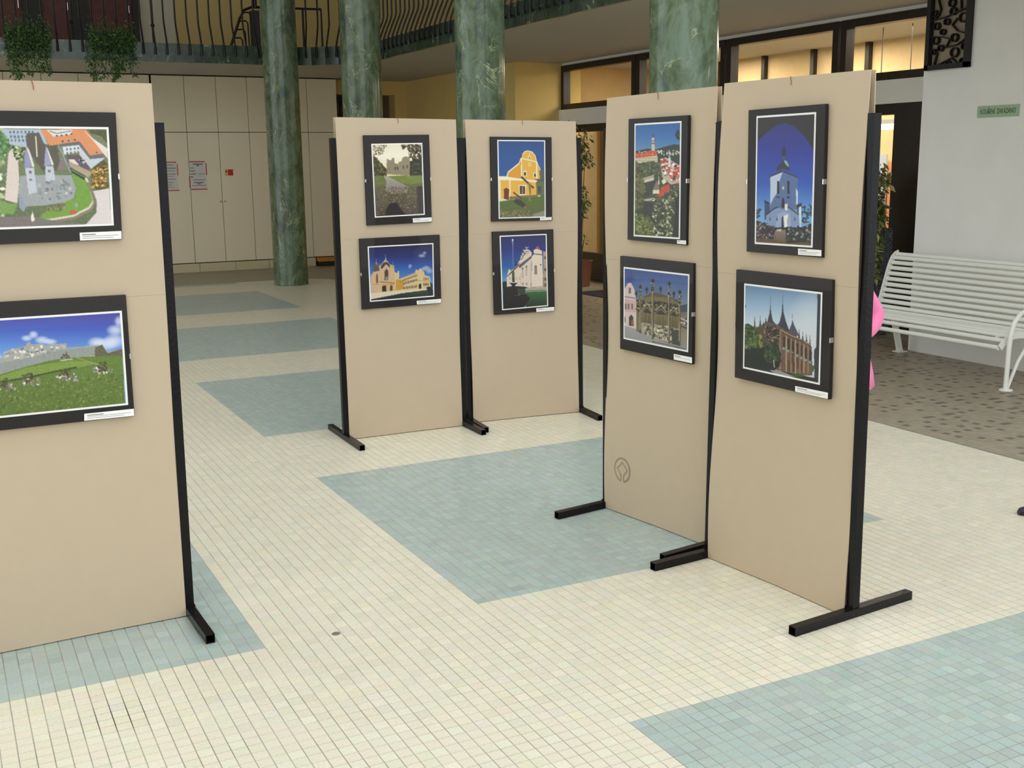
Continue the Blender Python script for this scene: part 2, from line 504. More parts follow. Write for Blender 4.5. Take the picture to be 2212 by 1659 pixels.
# upper floor behind the railing
M_upper = mat('pale_yellow_plaster', (206, 182, 122), .9, var=.02)
structure('wall_upper_back', MB().box(-8, -.75, 16.5, 16.7, TOPF, 6.6).box(1.58, 2.2, 16.5, 16.7, TOPF, 6.6).box(-.75, 1.58, 16.5, 16.7, 5.7, 6.6), mat('upper_white_plaster', (206, 200, 178), .9))
structure('wall_upper_back_2', MB().box(2.2, 9.5, 16.5, 16.7, TOPF, 6.6), M_upper)
structure('wall_upper_right', MB().box(9.4, 9.6, -.8, 16.5, TOPF, 6.6), M_upper)
structure('wall_left_unseen', MB().box(-8.2, -8, -9, 4.0, -.2, 6.6).box(-8.2, -8, 13.0, 19.5, -.2, 6.6).box(-8.2, -8, 4.0, 13.0, 6.2, 6.6), M_cream_wall)    # unseen; its rear opening is sized to let daylight onto cabinets and pier
# unseen roof added to dim the rear half; front left open to the sky
structure('ceiling_unseen', MB().box(-8.2, 9.6, 5.0, 19.5, 6.6, 6.8), M_soffit)

# upper floor doors: dark red-brown leaves between dark posts
M_reddoor = mat('red_brown_wood', (92, 40, 26), .5, var=.25, scale=10)
M_darkpost = mat('dark_green_post', (40, 40, 34), .6)
for k, (x0, x1) in enumerate(((-.75, -.20), (.07, .55), (.78, 1.52))):
    d = empty('door_%d' % (k + 2), ((x0 + x1) / 2, 16.5, TOPF)); d['kind'] = 'structure'
    MB().box(x0, x1, 16.5, 16.56, TOPF, 5.7).build('door_leaf', M_reddoor, d)
    MB().box(x0 + .05, x1 - .05, 16.485, 16.5, TOPF + .15, 4.45).build('door_panel', M_reddoor, d)
    MB().tube([(x1 - .06, 16.47, 4.35), (x1 - .06, 16.47, 4.47)], .012).build('door_handle', M_clip, d)
structure('trim_2', MB().box(-.21, .08, 16.42, 16.6, TOPF, 5.7).box(.54, .79, 16.42, 16.6, TOPF, 5.7).box(1.51, 1.60, 16.42, 16.6, TOPF, 5.7), M_darkpost)

# doorway at the back with an iron gate leaf
g = empty('door_1', (4.9, YB + .12, 0)); g['kind'] = 'structure'
for x in (4.88, 5.05, 5.22, 5.39):
    MB().box(x - .018, x + .018, YB + .10, YB + .14, .02, 2.95).build('gate_bar', M_iron, g)
MB().box(4.86, 5.42, YB + .095, YB + .145, 2.92, 3.02).build('gate_rail', M_iron, g)
MB().box(4.86, 5.42, YB + .095, YB + .145, .9, .98).build('gate_rail', M_iron, g)

# marble columns
for k, (x, y, lab) in enumerate(((2.97, 12.84, 'slender green marble column standing before the cream wall cabinets'),
                                 (3.22, 10.05, 'green marble column rising behind the ruined castle picture stand'),
                                 (3.30, 6.72, 'pale-veined green marble column rising behind the gap between two middle stands'),
                                 (3.24, 3.10, 'thickest-looking green marble column, nearest the glazed wall on the right'))):
    o = MB().lathe((0, 0, 0), [(.262, 0), (.262, .02), (.258, .05), (.256, 3.3), (.252, 6.6)], 48).build('column', M_marble, smooth=True)
    o.location = (x, y, 0.0005)
    tag(o, lab, 'column', 'marble columns of the hall', 'thing')

# ================================================================== the glazed wall
def window_bay(name, y0, y1, z0, z1, fw=.07, mull=(), inner=.03):
    w = empty(name, (XN, (y0 + y1) / 2, z0)); w['kind'] = 'structure'
    mb = MB()
    mb.box(XN - .06, XN + .06, y0, y0 + fw, z0, z1).box(XN - .06, XN + .06, y1 - fw, y1, z0, z1)
    mb.box(XN - .06, XN + .06, y0 + fw, y1 - fw, z0, z0 + fw).box(XN - .06, XN + .06, y0 + fw, y1 - fw, z1 - fw, z1)
    mb.build('window_frame', M_brown_frame, w)
    MB().box(XN + .01, XN + .016, y0 + fw, y1 - fw, z0 + fw, z1 - fw).build('pane', M_window, w)
    for y in mull:
        MB().box(XN - .05, XN + .05, y - .03, y + .03, z0 + fw, z1 - fw).build('mullion', M_brown_frame, w)
    return w
bays = [(9.62, YN1), (7.60, 9.58), (5.62, 7.56), (YN0, 5.58)]
for k, (y0, y1) in enumerate(bays):
    window_bay('window_%d' % (k + 1), y0, y1, 2.60, 3.27, .085)
structure('trim_3', MB().box(XN - .10, XN + .1, YN0, YN1, 2.36, 2.60), M_grey_wall)
structure('trim_4', MB().box(XN - .04, XN + .1, YN0, YN1, 3.27, SOF), M_grey_wall)
for k, (y0, y1) in enumerate(bays):
    window_bay('window_%d' % (k + 5), y0, y1, 0.0, 2.36, .11, mull=((y0 + y1) / 2,) if k in (1, 2) else (), inner=.03)
    MB().box(XN - .05, XN + .05, y0 + .1, y1 - .1, .1, .42).build('kick_panel', M_brown_frame, bpy.data.objects['window_%d' % (k + 5)])
# broad dark door stile next to the pier
structure('trim_5', MB().box(XN - .09, XN + .09, YN0, 4.72, .0, 2.36), M_brown_frame)

# the room behind the glass
M_back = mat('tan_plaster', (226, 198, 148), .9, var=.04)
structure('wall_room_back', MB().box(9.4, 9.5, YN0 - .3, 14.0, 0, SOF), M_back)
structure('wall_room_side', MB().box(XN + .31, 9.4, YN0 - .3, YN0 - .2, 0, SOF).box(XN + .31, 9.4, 12.4, 12.5, 0, SOF), M_back)
for y in np.arange(4.3, 12.0, 1.05):
    o = MB().box(9.33, 9.4, y - .035, y + .035, 2.3, SOF).build('trim_6', M_brown_frame); o['kind'] = 'structure'
structure('wall_room_added_screen', MB().box(8.2, 8.3, 7.9, 12.3, 0, 2.4), mat('dim_room_brown', (120, 100, 68), .6, var=.08))  # added screen; its dark brown stands in for the dim lower room
structure('trim_7', MB().box(9.36, 9.4, YN0, 12.3, 2.42, 2.5), mat('brown_rail', (120, 84, 54), .6))
lamp = empty('ceiling_lamp', (8.3, 5.9, 2.16))
MB().box(8.24, 8.36, 5.62, 6.24, 2.20, 2.25).build('lamp_body', M_white, lamp)
MB().tube([(8.3, 5.64, 2.17), (8.3, 6.22, 2.17)], .035, 12).build('fluorescent_tube', emit_mat('warm_tube', (255, 240, 170), 5.0), lamp, True)
for y in (5.7, 6.15): MB().tube([(8.3, y, 2.25), (8.3, y, SOF)], .005).build('hanger', M_iron, lamp)
tag(lamp, 'lit fluorescent lamp hanging behind the glazed door beside the bench', 'lamp')
for k, y in enumerate((5.4, 7.6, 9.9)):
    ld = bpy.data.lights.new('room_lamp', 'AREA'); ld.energy = 72; ld.color = (1, .92, .78); ld.size = 1.2
    lo = bpy.data.objects.new('room_lamp', ld); COL.objects.link(lo); lo.location = (8.3, y, SOF - .03)
notice = tag(MB().box(9.30, 9.33, 6.98, 7.40, .9, 1.85).build('notice_board', mat('pale_poster', (196, 204, 214), .6)), 'pale blue notice board seen through the glazed door', 'notice board')
tag(MB().box(9.29, 9.33, 6.70, 6.92, .75, 1.75).build('wall_poster', mat('orange_poster', (226, 150, 110), .6)), 'orange poster on the wall behind the glazed door', 'poster')

# ================================================================== cabinets along the rear wall
YC = YB - .42     # face of the cabinet doors
def cabinet(x0, x1, doors, knobs, label):
    c = empty('wall_cabinet', ((x0 + x1) / 2, YB - .2, 0))
    MB().box(x0 + .002, x1 - .002, YC + .022, YB + .09, .155, SOF - .012).build('carcass', M_gap, c)
    for i, (a, b_) in enumerate(doors):
        MB().box(a + .004, b_ - .004, YC, YC + .02, .165, 2.365).build('door', M_cab, c, bevel=.002)
        MB().box(a + .004, b_ - .004, YC, YC + .02, 2.375, SOF - .02).build('upper_door', M_cab, c, bevel=.002)
    for kx in knobs:
        MB().tube([(kx, YC, 1.20), (kx, YC - .012, 1.20), (kx, YC - .016, 1.20), (kx, YC - .030, 1.20)], [.008, .008, .017, .014], 12).build('knob', mat('brass_knob', (196, 180, 120), .3, .6), c)
    tag(c, label, 'cabinet', 'cream cabinets along the rear wall')
    return c
XS = [1.60, 2.13, 2.66, 3.19, 3.72, 4.25, 4.80]
cabinet(1.60, 2.13, [(1.60, 2.13)], [], 'narrow cream wall cabinet half hidden behind the leftmost display stand')
cabinet(2.13, 3.19, [(2.13, 2.66), (2.66, 3.19)], [2.62, 2.70], 'cream double-door wall cabinet carrying the red sticker')
cabinet(3.19, 4.25, [(3.19, 3.72), (3.72, 4.25)], [3.68], 'cream double-door wall cabinet half hidden by the marble column')
cabinet(4.25, 4.80, [(4.25, 4.80)], [], 'plain cream end cabinet beside the dark doorway')
cl = empty('wall_cabinet', (.4, YB - .2, 0))
MB().box(-1.2, 1.575, YC + .022, YB, 0, SOF - .012).build('carcass', M_gap, cl)
for i in range(5):
    x = -1.2 + i * .555
    MB().box(x + .004, x + .551, YC, YC + .02, .165, SOF - .02).build('door', M_cab, cl)
tag(cl, 'long cream cabinet run seen only above the leftmost stand', 'cabinet')
pl = empty('baseboard_back', (3, YC, 0)); pl['kind'] = 'structure'
x = 1.58
for wdt in (.62, .62, .60, .62, .24):
    MB().box(x + .003, x + wdt - .003, YC - .01, YC + .06, .0005, .15).build('plinth_stone', M_plinth, pl, bevel=.003)
    x += wdt
tr = empty('low_trolley', (4.6, YC - .06, 0))
MB().box(4.30, 4.80, YC - .16, YC + .03, .085, .15).build('deck', mat('orange_wood', (196, 132, 40), .5, var=.1), tr)
MB().box(4.31, 4.79, YC - .15, YC + .02, .0005, .085).build('plinth', mat('black_rubber', (24, 22, 22), .6), tr)
tag(tr, 'low orange and black trolley pushed under the end cabinet', 'trolley')

# paper notices and the safety sticker on the cabinet doors
def paper(x0, x1, z0, z1, label, name='paper_notice', lines=(), strips=()):
    p = empty(name, ((x0 + x1) / 2, YC - .001, z0))
    MB().box(x0, x1, YC - .0016, YC - .0004, z0, z1).build('sheet', mat('office_paper', (216, 212, 206), .8), p)
    for (a, b_, h, t) in lines:
        MB().box(x0 + (x1 - x0) * a, x0 + (x1 - x0) * b_, YC - .0022, YC - .0016, z0 + (z1 - z0) * h - t, z0 + (z1 - z0) * h + t).build('print_line', M_ink, p)
    for (a, b_, c_, d_) in strips:
        MB().box(a, b_, YC - .0028, YC - .0005, c_, d_).build('tape_strip', mat('red_tape', (176, 40, 48), .5), p)
    tag(p, label, 'notice', 'paper notices on the cabinets')
def cab_pt(px, py):
    q = on_plane(px, py, (0, YC, 0), (0, 1, 0)); return q[0], q[2]
xa, za = cab_pt(409, 350); xb, zb = cab_pt(448, 408)
L8 = [(.2, .8, .92, .010), (.42, .58, .87, .010), (.03, .25, .78, .006), (.03, .3, .67, .008), (.03, .36, .56, .008), (.5, .95, .56, .004), (.03, .18, .45, .009), (.15, .9, .34, .005), (.2, .8, .24, .009), (.4, .62, .19, .008), (.08, .92, .13, .005)]
paper(xa, xb, zb, za, 'white notice edged with red tape, on the double cabinet', lines=L8,
      strips=[(xa, xb - .02, za - .004, za + .012), (xa, xb, zb - .012, zb + .004), (xb - .004, xb + .010, za - .22, za - .02), (xa - .022, xa - .008, zb + .02, zb + .22)])
xa, za = cab_pt(340, 351); xb, zb = cab_pt(385, 411)
L9 = [(.2, .8, .9, .006), (.1, .95, .79, .007), (.1, .9, .70, .004), (.1, .95, .58, .005), (.1, .8, .5, .004), (.1, .9, .40, .005), (.1, .75, .28, .005), (.1, .7, .2, .004), (.1, .8, .12, .004)]
paper(xa, xb, zb, za, 'white taped notice partly behind the leftmost display stand', lines=L9,
      strips=[(xa, xb, za - .004, za + .010), (xa, xb + .02, zb - .010, zb + .004), (xb + .006, xb + .018, za - .22, za - .03)])
xa, za = cab_pt(492, 366); xb, zb = cab_pt(504, 379)
st = empty('safety_sticker', (xa, YC, zb))
MB().box(xa, xb, YC - .0016, YC - .0004, zb, za).build('red_field', mat('sticker_red', (206, 30, 28), .5), st)
w = (xb - xa) * .6
MB().box(xa - w, xa - .002, YC - .0016, YC - .0004, (za + zb) / 2, za).build('yellow_field', mat('sticker_yellow', (226, 190, 40), .5), st)
MB().add([(xa - w + .008, YC - .002, (za + zb) / 2 + .006), (xa - .010, YC - .002, (za + zb) / 2 + .006), (xa - w / 2 - .001, YC - .002, za - .008)], [(0, 1, 2)]).build('warning_triangle', M_brown_frame, st)
MB().box(xa - w, xa - .002, YC - .0016, YC - .0004, zb, (za + zb) / 2 - .002).build('pale_field', mat('sticker_pale', (200, 176, 150), .5), st)
tag(st, 'small red and yellow safety sticker on the cabinet door', 'sticker')

# ================================================================== balcony railing
def baluster_mesh():
    # local: origin on the fascia face, +Y points out over the hall
    prof = [(.028, -.16), (.032, -.13), (.030, -.06), (.012, .02), (-.045, .16), (-.10, .28), (-.115, .34), (-.115, .62), (-.115, 1.0)]
    mb = MB()
    mb.tube([(0, p, z) for p, z in prof], [.018, .019, .015, .0135, .0135, .0135, .0135, .0135, .0135], 6)
    mb.tube([(0, .005, -.135), (0, .035, -.135)], .013, 6)
    return mb.mesh('baluster', True)
rail = empty('balcony_railing', (BX, BY, TOPF))
BME = baluster_mesh(); BME.materials.append(M_iron)
oe = offset_edge(.045)
run = []
x = -3.2
while x < BX - BR_: run.append((x, oe[0][1], 0.0)); x += .165
a = math.radians(90 - 4)
while a > 0:
    r = BR_ - .045
    run.append((BX - BR_ + r * math.cos(a), BY - BR_ + r * math.sin(a), a - math.pi / 2)); a -= .165 / r
y = BY - BR_ - .08
while y > 2.2: run.append((BX - .045, y, -math.pi / 2)); y -= .165
for (x, y, a) in run:
    o = bpy.data.objects.new('baluster', BME); COL.objects.link(o); o.parent = rail
    o.location = (x - BX, y - BY, 0)
    o.rotation_euler = (0, 0, a + math.pi)
hand = [(x, y, TOPF + 1.0) for x, y in offset_edge(-.115 + .045 - .0)]
MB().tube(hand, .024, 10).build('handrail', M_iron, rail, True)
for px_ in (155 / 1, 330):
    q = on_plane(px_, 60, (0, BY + .07, 0), (0, 1, 0))
    MB().tube([(q[0], BY + .07, TOPF - .05), (q[0], BY + .07, TOPF + 1.0)], .016, 8).tube([(q[0], BY + .07, TOPF + .22), (q[0], BY + .07, TOPF + .25), (q[0], BY + .07, TOPF + .28)], [.016, .032, .016], 10).build('newel_post', M_iron, rail, True)
tag(rail, 'black wrought iron railing with bent balusters along the balcony', 'railing')

# dark stacking frames standing on the balcony behind the railing
rk = empty('metal_rack', (3.1, 15.0, TOPF))
M_rack = mat('black_tube', (20, 19, 19), .4)
MB().tube([(2.72, 15, TOPF), (2.95, 15, 4.16), (3.03, 15, 4.30), (3.16, 15, 4.355), (4.34, 15, 4.375), (4.34, 15, TOPF)], .022, 8).build('outer_frame', M_rack, rk, True)
for i in range(5):
    z = 3.72 + i * .135; xl = 2.78 + i * .052
    MB().tube([(xl, 15.02, z), (xl + .12, 15.02, z + .01), (xl + .15, 15.02, z - .03), (xl + .16, 15.02, TOPF)], .013, 6).build('nested_frame', M_rack, rk, True)
MB().box(3.14, 3.27, 14.95, 15.10, TOPF, 4.30).build('stacked_uprights', M_rack, rk)
MB().tube([(3.22, 15, 4.34), (3.22, 15, 4.9)], .03, 8).build('upright', M_rack, rk, True)
MB().tube([(4.02, 15, 4.36), (4.02, 15, TOPF)], .02, 8).build('leg', M_rack, rk, True)
tag(rk, 'black tubular metal rack standing behind the balcony railing', 'rack')

# ================================================================== plants
def leaf_cloud(pts, size, cols, up=.3, stretch=2.4):
    """leaves as small bent diamonds (two triangles per half); pts are leaf bases with a direction"""
    V, Fs, Cc = [], [], []
    for (p, d) in pts:
        p = np.array(p); d = np.array(d, float); d /= np.linalg.norm(d) + 1e-9
        r = np.array((random.gauss(0, 1), random.gauss(0, 1), random.gauss(0, 1)))
        a = np.cross(d, r); a /= np.linalg.norm(a) + 1e-9
        nn = np.cross(d, a)
        L = size * random.uniform(.6, 1.25); w = L / stretch
        o = len(V)
        V += [p, p + d * L * .45 + a * w * .5 + nn * w * .12, p + d * L, p + d * L * .45 - a * w * .5 + nn * w * .12, p + d * L * .45 - nn * w * .08]
        Fs += [(o, o + 1, o + 4), (o + 1, o + 2, o + 4), (o + 2, o + 3, o + 4), (o + 3, o, o + 4)]
        c = np.array(lin(random.choice(cols))) * random.uniform(.75, 1.2)
        Cc += [c] * 5
    me = bpy.data.meshes.new('foliage')
    me.from_pydata([tuple(v) for v in V], [], Fs); me.update()
    set_tint(me, np.clip(np.array(Cc), 0, 1))
    me.materials.append(M_leaf)
    return me
GREENS = [(52, 84, 38), (66, 100, 44), (40, 66, 32), (88, 116, 54)]
FICUS = [(118, 128, 70), (150, 152, 92), (84, 100, 54), (178, 176, 116)]
for k, (px0, px1, drops, lab) in enumerate(((8, 108, (18, 28, 36, 44, 60, 74, 86, 100), 'hanging green plant in balcony trough at the far left'),
                                       (186, 292, (195, 205, 218, 236, 244, 250, 256, 268, 286), 'hanging green plant in balcony trough above the leftmost stand'))):
    yb = BY - .13
    a = on_plane(px0, 60, (0, yb, 0), (0, 1, 0))[0]; b_ = on_plane(px1, 60, (0, yb, 0), (0, 1, 0))[0]
    pl = empty('hanging_planter', ((a + b_) / 2, yb, TOPF))
    MB().box(a + .06, b_ - .06, yb + .02, yb + .075, TOPF - .12, TOPF + .12).build('trough', mat('green_trough', (44, 58, 40), .7), pl)
    MB().tube([(a + .15, yb + .07, TOPF + .1), (a + .15, yb + .2, TOPF + .1)], .008).tube([(b_ - .15, yb + .07, TOPF + .1), (b_ - .15, yb + .2, TOPF + .1)], .008).build('bracket', M_iron, pl)
    pts = []
    for i in range(1500):
        x = random.uniform(a, b_); z = TOPF + random.gauss(-.02, .13)
        pts.append(((x, yb + random.uniform(-.10, .05), z), (random.gauss(0, .6), random.gauss(-.3, .4), random.gauss(-.2, .7))))
    for dpx in drops:
        x = on_plane(dpx, 120, (0, yb, 0), (0, 1, 0))[0]
        ln = random.uniform(.16, .42)
        for i in range(int(ln * 260)):
            t = random.random()
            pts.append(((x + random.gauss(0, .035 * (1 - .5 * t)) + .03 * math.sin(t * 5 + x * 9), yb + random.uniform(-.1, .0), TOPF - .2 - ln * t), (random.gauss(0, .6), random.gauss(0, .4), -1)))
    o = link('foliage', leaf_cloud(pts, .05, GREENS), None, pl); o['kind'] = 'stuff'
    tag(pl, lab, 'plant', 'hanging plants on the balcony')

def ficus(name, base, pot, stem_h, clusters, lab, leaf=.075):
    r = empty(name, base)
    x, y = base[0], base[1]
    pot(r)
    mb = MB()
    pts = []
    for (dx, dy, z, rad, nl) in clusters:
        mb.tube([(x, y, stem_h), (x + dx * .4, y + dy * .4, stem_h + (z - stem_h) * .55), (x + dx, y + dy, z)], [.014, .009, .004], 6)
        for i in range(nl):
            v = np.array((random.gauss(0, 1), random.gauss(0, 1), random.gauss(0, 1))); v *= rad * random.random() ** .5 / (np.linalg.norm(v) + 1e-6)
            pts.append(((x + dx + v[0] * .7, y + dy + v[1] * .7, z + v[2] * 1.3), (random.gauss(0, .7), random.gauss(0, .7), -.8 + random.gauss(0, .4))))
    mb.build('stem', mat('bark', (104, 86, 60), .8), r, True)
    o = link('foliage', leaf_cloud(pts, leaf, FICUS), None, r); o['kind'] = 'stuff'
    tag(r, lab, 'plant', 'potted ficus trees by the glazed wall')
def pot_stone(r):
    x, y = 6.74, 4.58
    M_gran, nt, b = new_mat('dark_speckled_granite')
    tc = nt.nodes.new('ShaderNodeTexCoord'); nz = nt.nodes.new('ShaderNodeTexNoise'); nz.inputs['Scale'].default_value = 70; nz.inputs['Detail'].default_value = 3
    nt.links.new(tc.outputs['Object'], nz.inputs['Vector'])
    rp = nt.nodes.new('ShaderNodeValToRGB'); rp.color_ramp.elements[0].position = .42; rp.color_ramp.elements[0].color = (*lin((70, 74, 80)), 1)
    rp.color_ramp.elements[1].position = .66; rp.color_ramp.elements[1].color = (*lin((150, 156, 162)), 1)
    nt.links.new(nz.outputs['Fac'], rp.inputs['Fac']); nt.links.new(rp.outputs['Color'], b.inputs['Base Color']); b.inputs['Roughness'].default_value = .7
    mb = MB()
    v = []
    for (h, z) in ((.13, .0005), (.15, .25), (.13, 1.10), (.11, 1.10), (.11, 1.02)):
        v += [(x - h, y - h, z), (x + h, y - h, z), (x + h, y + h, z), (x - h, y + h, z)]
    f = [(3, 2, 1, 0)]
    for i in range(4):
        for k in range(4): f.append((i * 4 + k, i * 4 + (k + 1) % 4, i * 4 + 4 + (k + 1) % 4, i * 4 + 4 + k))
    f.append((16, 17, 18, 19))
    mb.add(v, f).build('planter_box', M_gran, r, bevel=.006)
ficus('ficus_plant', (6.74, 4.58, 0), pot_stone, 1.05,
      [(-.02, .03, 1.32, .17, 240), (-.04, -.06, 1.20, .16, 220), (-.12, -.10, 1.05, .14, 160), (-.14, -.17, .85, .08, 70), (-.15, -.18, .68, .06, 45), (.0, .03, 1.50, .15, 120), (-.03, -.07, 1.66, .10, 30), (.02, -.12, 1.60, .08, 20)],
      'leafy ficus spilling over a tall dark speckled planter by the bench', leaf=.09)
def pot_wood(r):
    x, y = 6.55, 10.15
    MB().lathe((x, y, .0005), [(.13, 0), (.17, .36), (.18, .38), (.155, .38), (.15, .33)], 24).build('plant_pot', mat('terracotta_brown', (128, 84, 56), .7), r, True)
ficus('ficus_plant', (6.55, 10.15, 0), pot_wood, .35,
      [(-.10, .12, 2.25, .15, 70), (.02, .0, 2.05, .2, 130), (.03, -.06, 1.85, .16, 90), (-.02, .0, 1.28, .18, 120), (.0, -.08, 1.22, .14, 60), (-.02, .02, 1.0, .12, 40), (.04, -.04, .72, .07, 10)],
      'slender ficus seen in the gap between the middle and right stands')

# ================================================================== display stands
SEAM = 1.326
STANDS = {}
def stand(key, bl, br, tl, tr, label, ext_left=None, feet=((.34, .34), (.34, .34)), wave=(0, 0), post_out=.019, boards_back=True):
    A = on_floor(*bl); B = on_floor(*br)
    if ext_left is not None:
        d0 = (B - A) / np.linalg.norm(B - A); A = B - d0 * ext_left
    d = (B - A); wd = np.linalg.norm(d); d /= wd
    n = np.array((d[1], -d[0], 0.0))            # towards the viewer's side
    Tl = on_plane(*tl, A, n) if ext_left is None else A + np.array((0, 0, on_plane(*tr, A, n)[2]))
    Tr = on_plane(*tr, A, n)
    root = empty('display_stand', (A + B) / 2 * np.array((1, 1, 0)))
    ph = 1.975
    def P(u, v):       # u 0..1 along, v height fraction
        lo = A + (B - A) * u; hi = Tl + (Tr - Tl) * u
        return lo * (1 - v) + hi * v
    # posts and feet
    for i, (q, sgn) in enumerate(((A, -1), (B, 1))):
        top = Tl if i == 0 else Tr
        c = q + d * sgn * post_out - n * .020
        lean = (top - q) * np.array((1, 1, 0)) * (ph / top[2])
        c = np.array((c[0], c[1], 0))
        MB().hollow(c + np.array((0, 0, .036)), c + lean + np.array((0, 0, ph)), .035, .003).build('post', M_steel, root)
        MB().hollow(c - n * feet[i][1] + np.array((0, 0, .0185)), c + n * feet[i][0] + np.array((0, 0, .0185)), .036, .003).build('foot', M_steel, root)
        MB().box(c[0] - .022, c[0] + .022, c[1] - .022, c[1] + .022, .034, .040).build('weld_plate', M_steel, root)
    # boards: a lower and an upper sheet front and back
    def sheet(name, v0, v1, side, m):
        NU, NV = 10, 26
        mb = MB()
        th = .004
        for layer in (0, 1):
            for jv in range(NV + 1):
                for iu in range(NU + 1):
                    u, v = iu / NU, v0 + (v1 - v0) * jv / NV
                    p = P(u, v)
                    edge_w = (2 * u - 1)
                    wv = wave[0] * math.sin(v * 9.2 + .6) * max(0, -edge_w) ** 1.3 + wave[1] * math.sin(v * 8.4 + 2.0) * max(0, edge_w) ** 1.3
                    off = (.0 if side > 0 else -.046) - layer * th * side + (wv if side > 0 else -wv * .6)
                    q = p + n * off
                    q[2] = max(q[2], .004)
                    mb.v.append(tuple(q))
        k = (NU + 1) * (NV + 1)
        for jv in range(NV):
            for iu in range(NU):
                a = jv * (NU + 1) + iu
                mb.f.append((a, a + 1, a + NU + 2, a + NU + 1)); mb.f.append((k + a, k + a + NU + 1, k + a + NU + 2, k + a + 1))
        for iu in range(NU):
            a = iu; b2 = NV * (NU + 1) + iu
            mb.f.append((a + 1, a, k + a, k + a + 1)); mb.f.append((b2, b2 + 1, k + b2 + 1, k + b2))
        for jv in range(NV):
            a = jv * (NU + 1); b2 = a + NU
            mb.f.append((a, a + NU + 1, k + a + NU + 1, k + a)); mb.f.append((b2 + NU + 1, b2, k + b2, k + b2 + NU + 1))
        return mb.build(name, m, root, True)
    vs = SEAM / ((Tl[2] + Tr[2]) / 2)
    b1 = sheet('board', .0, vs - .00012, 1, M_board)
    b2 = sheet('board', vs + .00012, 1.0, 1, M_board)
    if boards_back:
        sheet('back_board', .0, vs - .00012, -1, M_board)
        sheet('back_board', vs + .00012, 1.0, -1, M_board)
    tag(root, label, 'display stand', 'beige display stands of the exhibition')
    # red thread at the top middle
    m0 = P(.5, 1.0); m1 = P(.505, .985)
    MB().tube([m0 - n * .002, m0 + n * .004 + np.array((0, 0, .0005)), (m0 + m1) / 2 + n * .003 + d * .002, m1 + n * .003], .0014, 5).build('thread', M_red, root)
    STANDS[key] = dict(A=A, B=B, d=d, n=n, P=P, root=root, board=b1, upper=b2)
    return root
stand('s1', (0, 1412), (402, 1331), (0, 176), (328, 180), 'nearest display stand on the left with a walled town and hill castle picture', ext_left=.82, wave=(.004, .006))
stand('s2', (755, 950), (998, 920), (724, 253), (986, 258), 'beige display stand with the ruined castle and chapel courtyard pictures', wave=(.006, .010))
stand('s3', (1022, 913), (1250, 890), (1005, 258), (1245, 262), 'beige display stand with the yellow gabled barn and fountain pictures', wave=(.012, .010))
stand('s4', (1308, 1097), (1535, 1182), (1310, 212), (1546, 186), 'beige display stand with a faint round emblem on its lower board', wave=(.010, .012), post_out=.010)
stand('s5', (1532, 1205), (1826, 1330), (1563, 180), (1877, 150), 'nearest display stand on the right, with the white star-church and spired church pictures', wave=(.014, .012))

# faint round emblem printed on the lower board of one stand
s = STANDS['s4']
pl_p, pl_n = s['A'] + s['n'] * .0035, s['n']
mb = MB()
cc = on_plane(1345, 1015, pl_p, pl_n)
sx = s['d']
for a0, a1 in ((-78, 258),):
    ring = []
    for t in np.linspace(math.radians(a0), math.radians(a1), 48):
        ring.append((math.cos(t) * .058, math.sin(t) * .062))
def flat_line(mb, pts2, w, o3):
    for (p, q) in zip(pts2[:-1], pts2[1:]):
        p3 = cc + sx * p[0] + np.array((0, 0, p[1])); q3 = cc + sx * q[0] + np.array((0, 0, q[1]))
        dd = (q3 - p3) / (np.linalg.norm(q3 - p3) + 1e-9); a = np.cross(dd, pl_n) * w / 2
        e = dd * w * .25
        mb.add([p3 - a - e + o3, q3 - a + e + o3, q3 + a + e + o3, p3 + a - e + o3], [(0, 1, 2, 3)])
flat_line(mb, ring, .006, pl_n * .0045)
flat_line(mb, [(-.010, -.060), (-.010, -.028), (-.038, .004), (0, .040), (.038, .004), (.010, -.028), (.010, -.060)], .005, pl_n * .0047)
mb.build('emblem', M_emblem, s['board'], fix=False)['label'] = 'faint grey round emblem with a diamond'

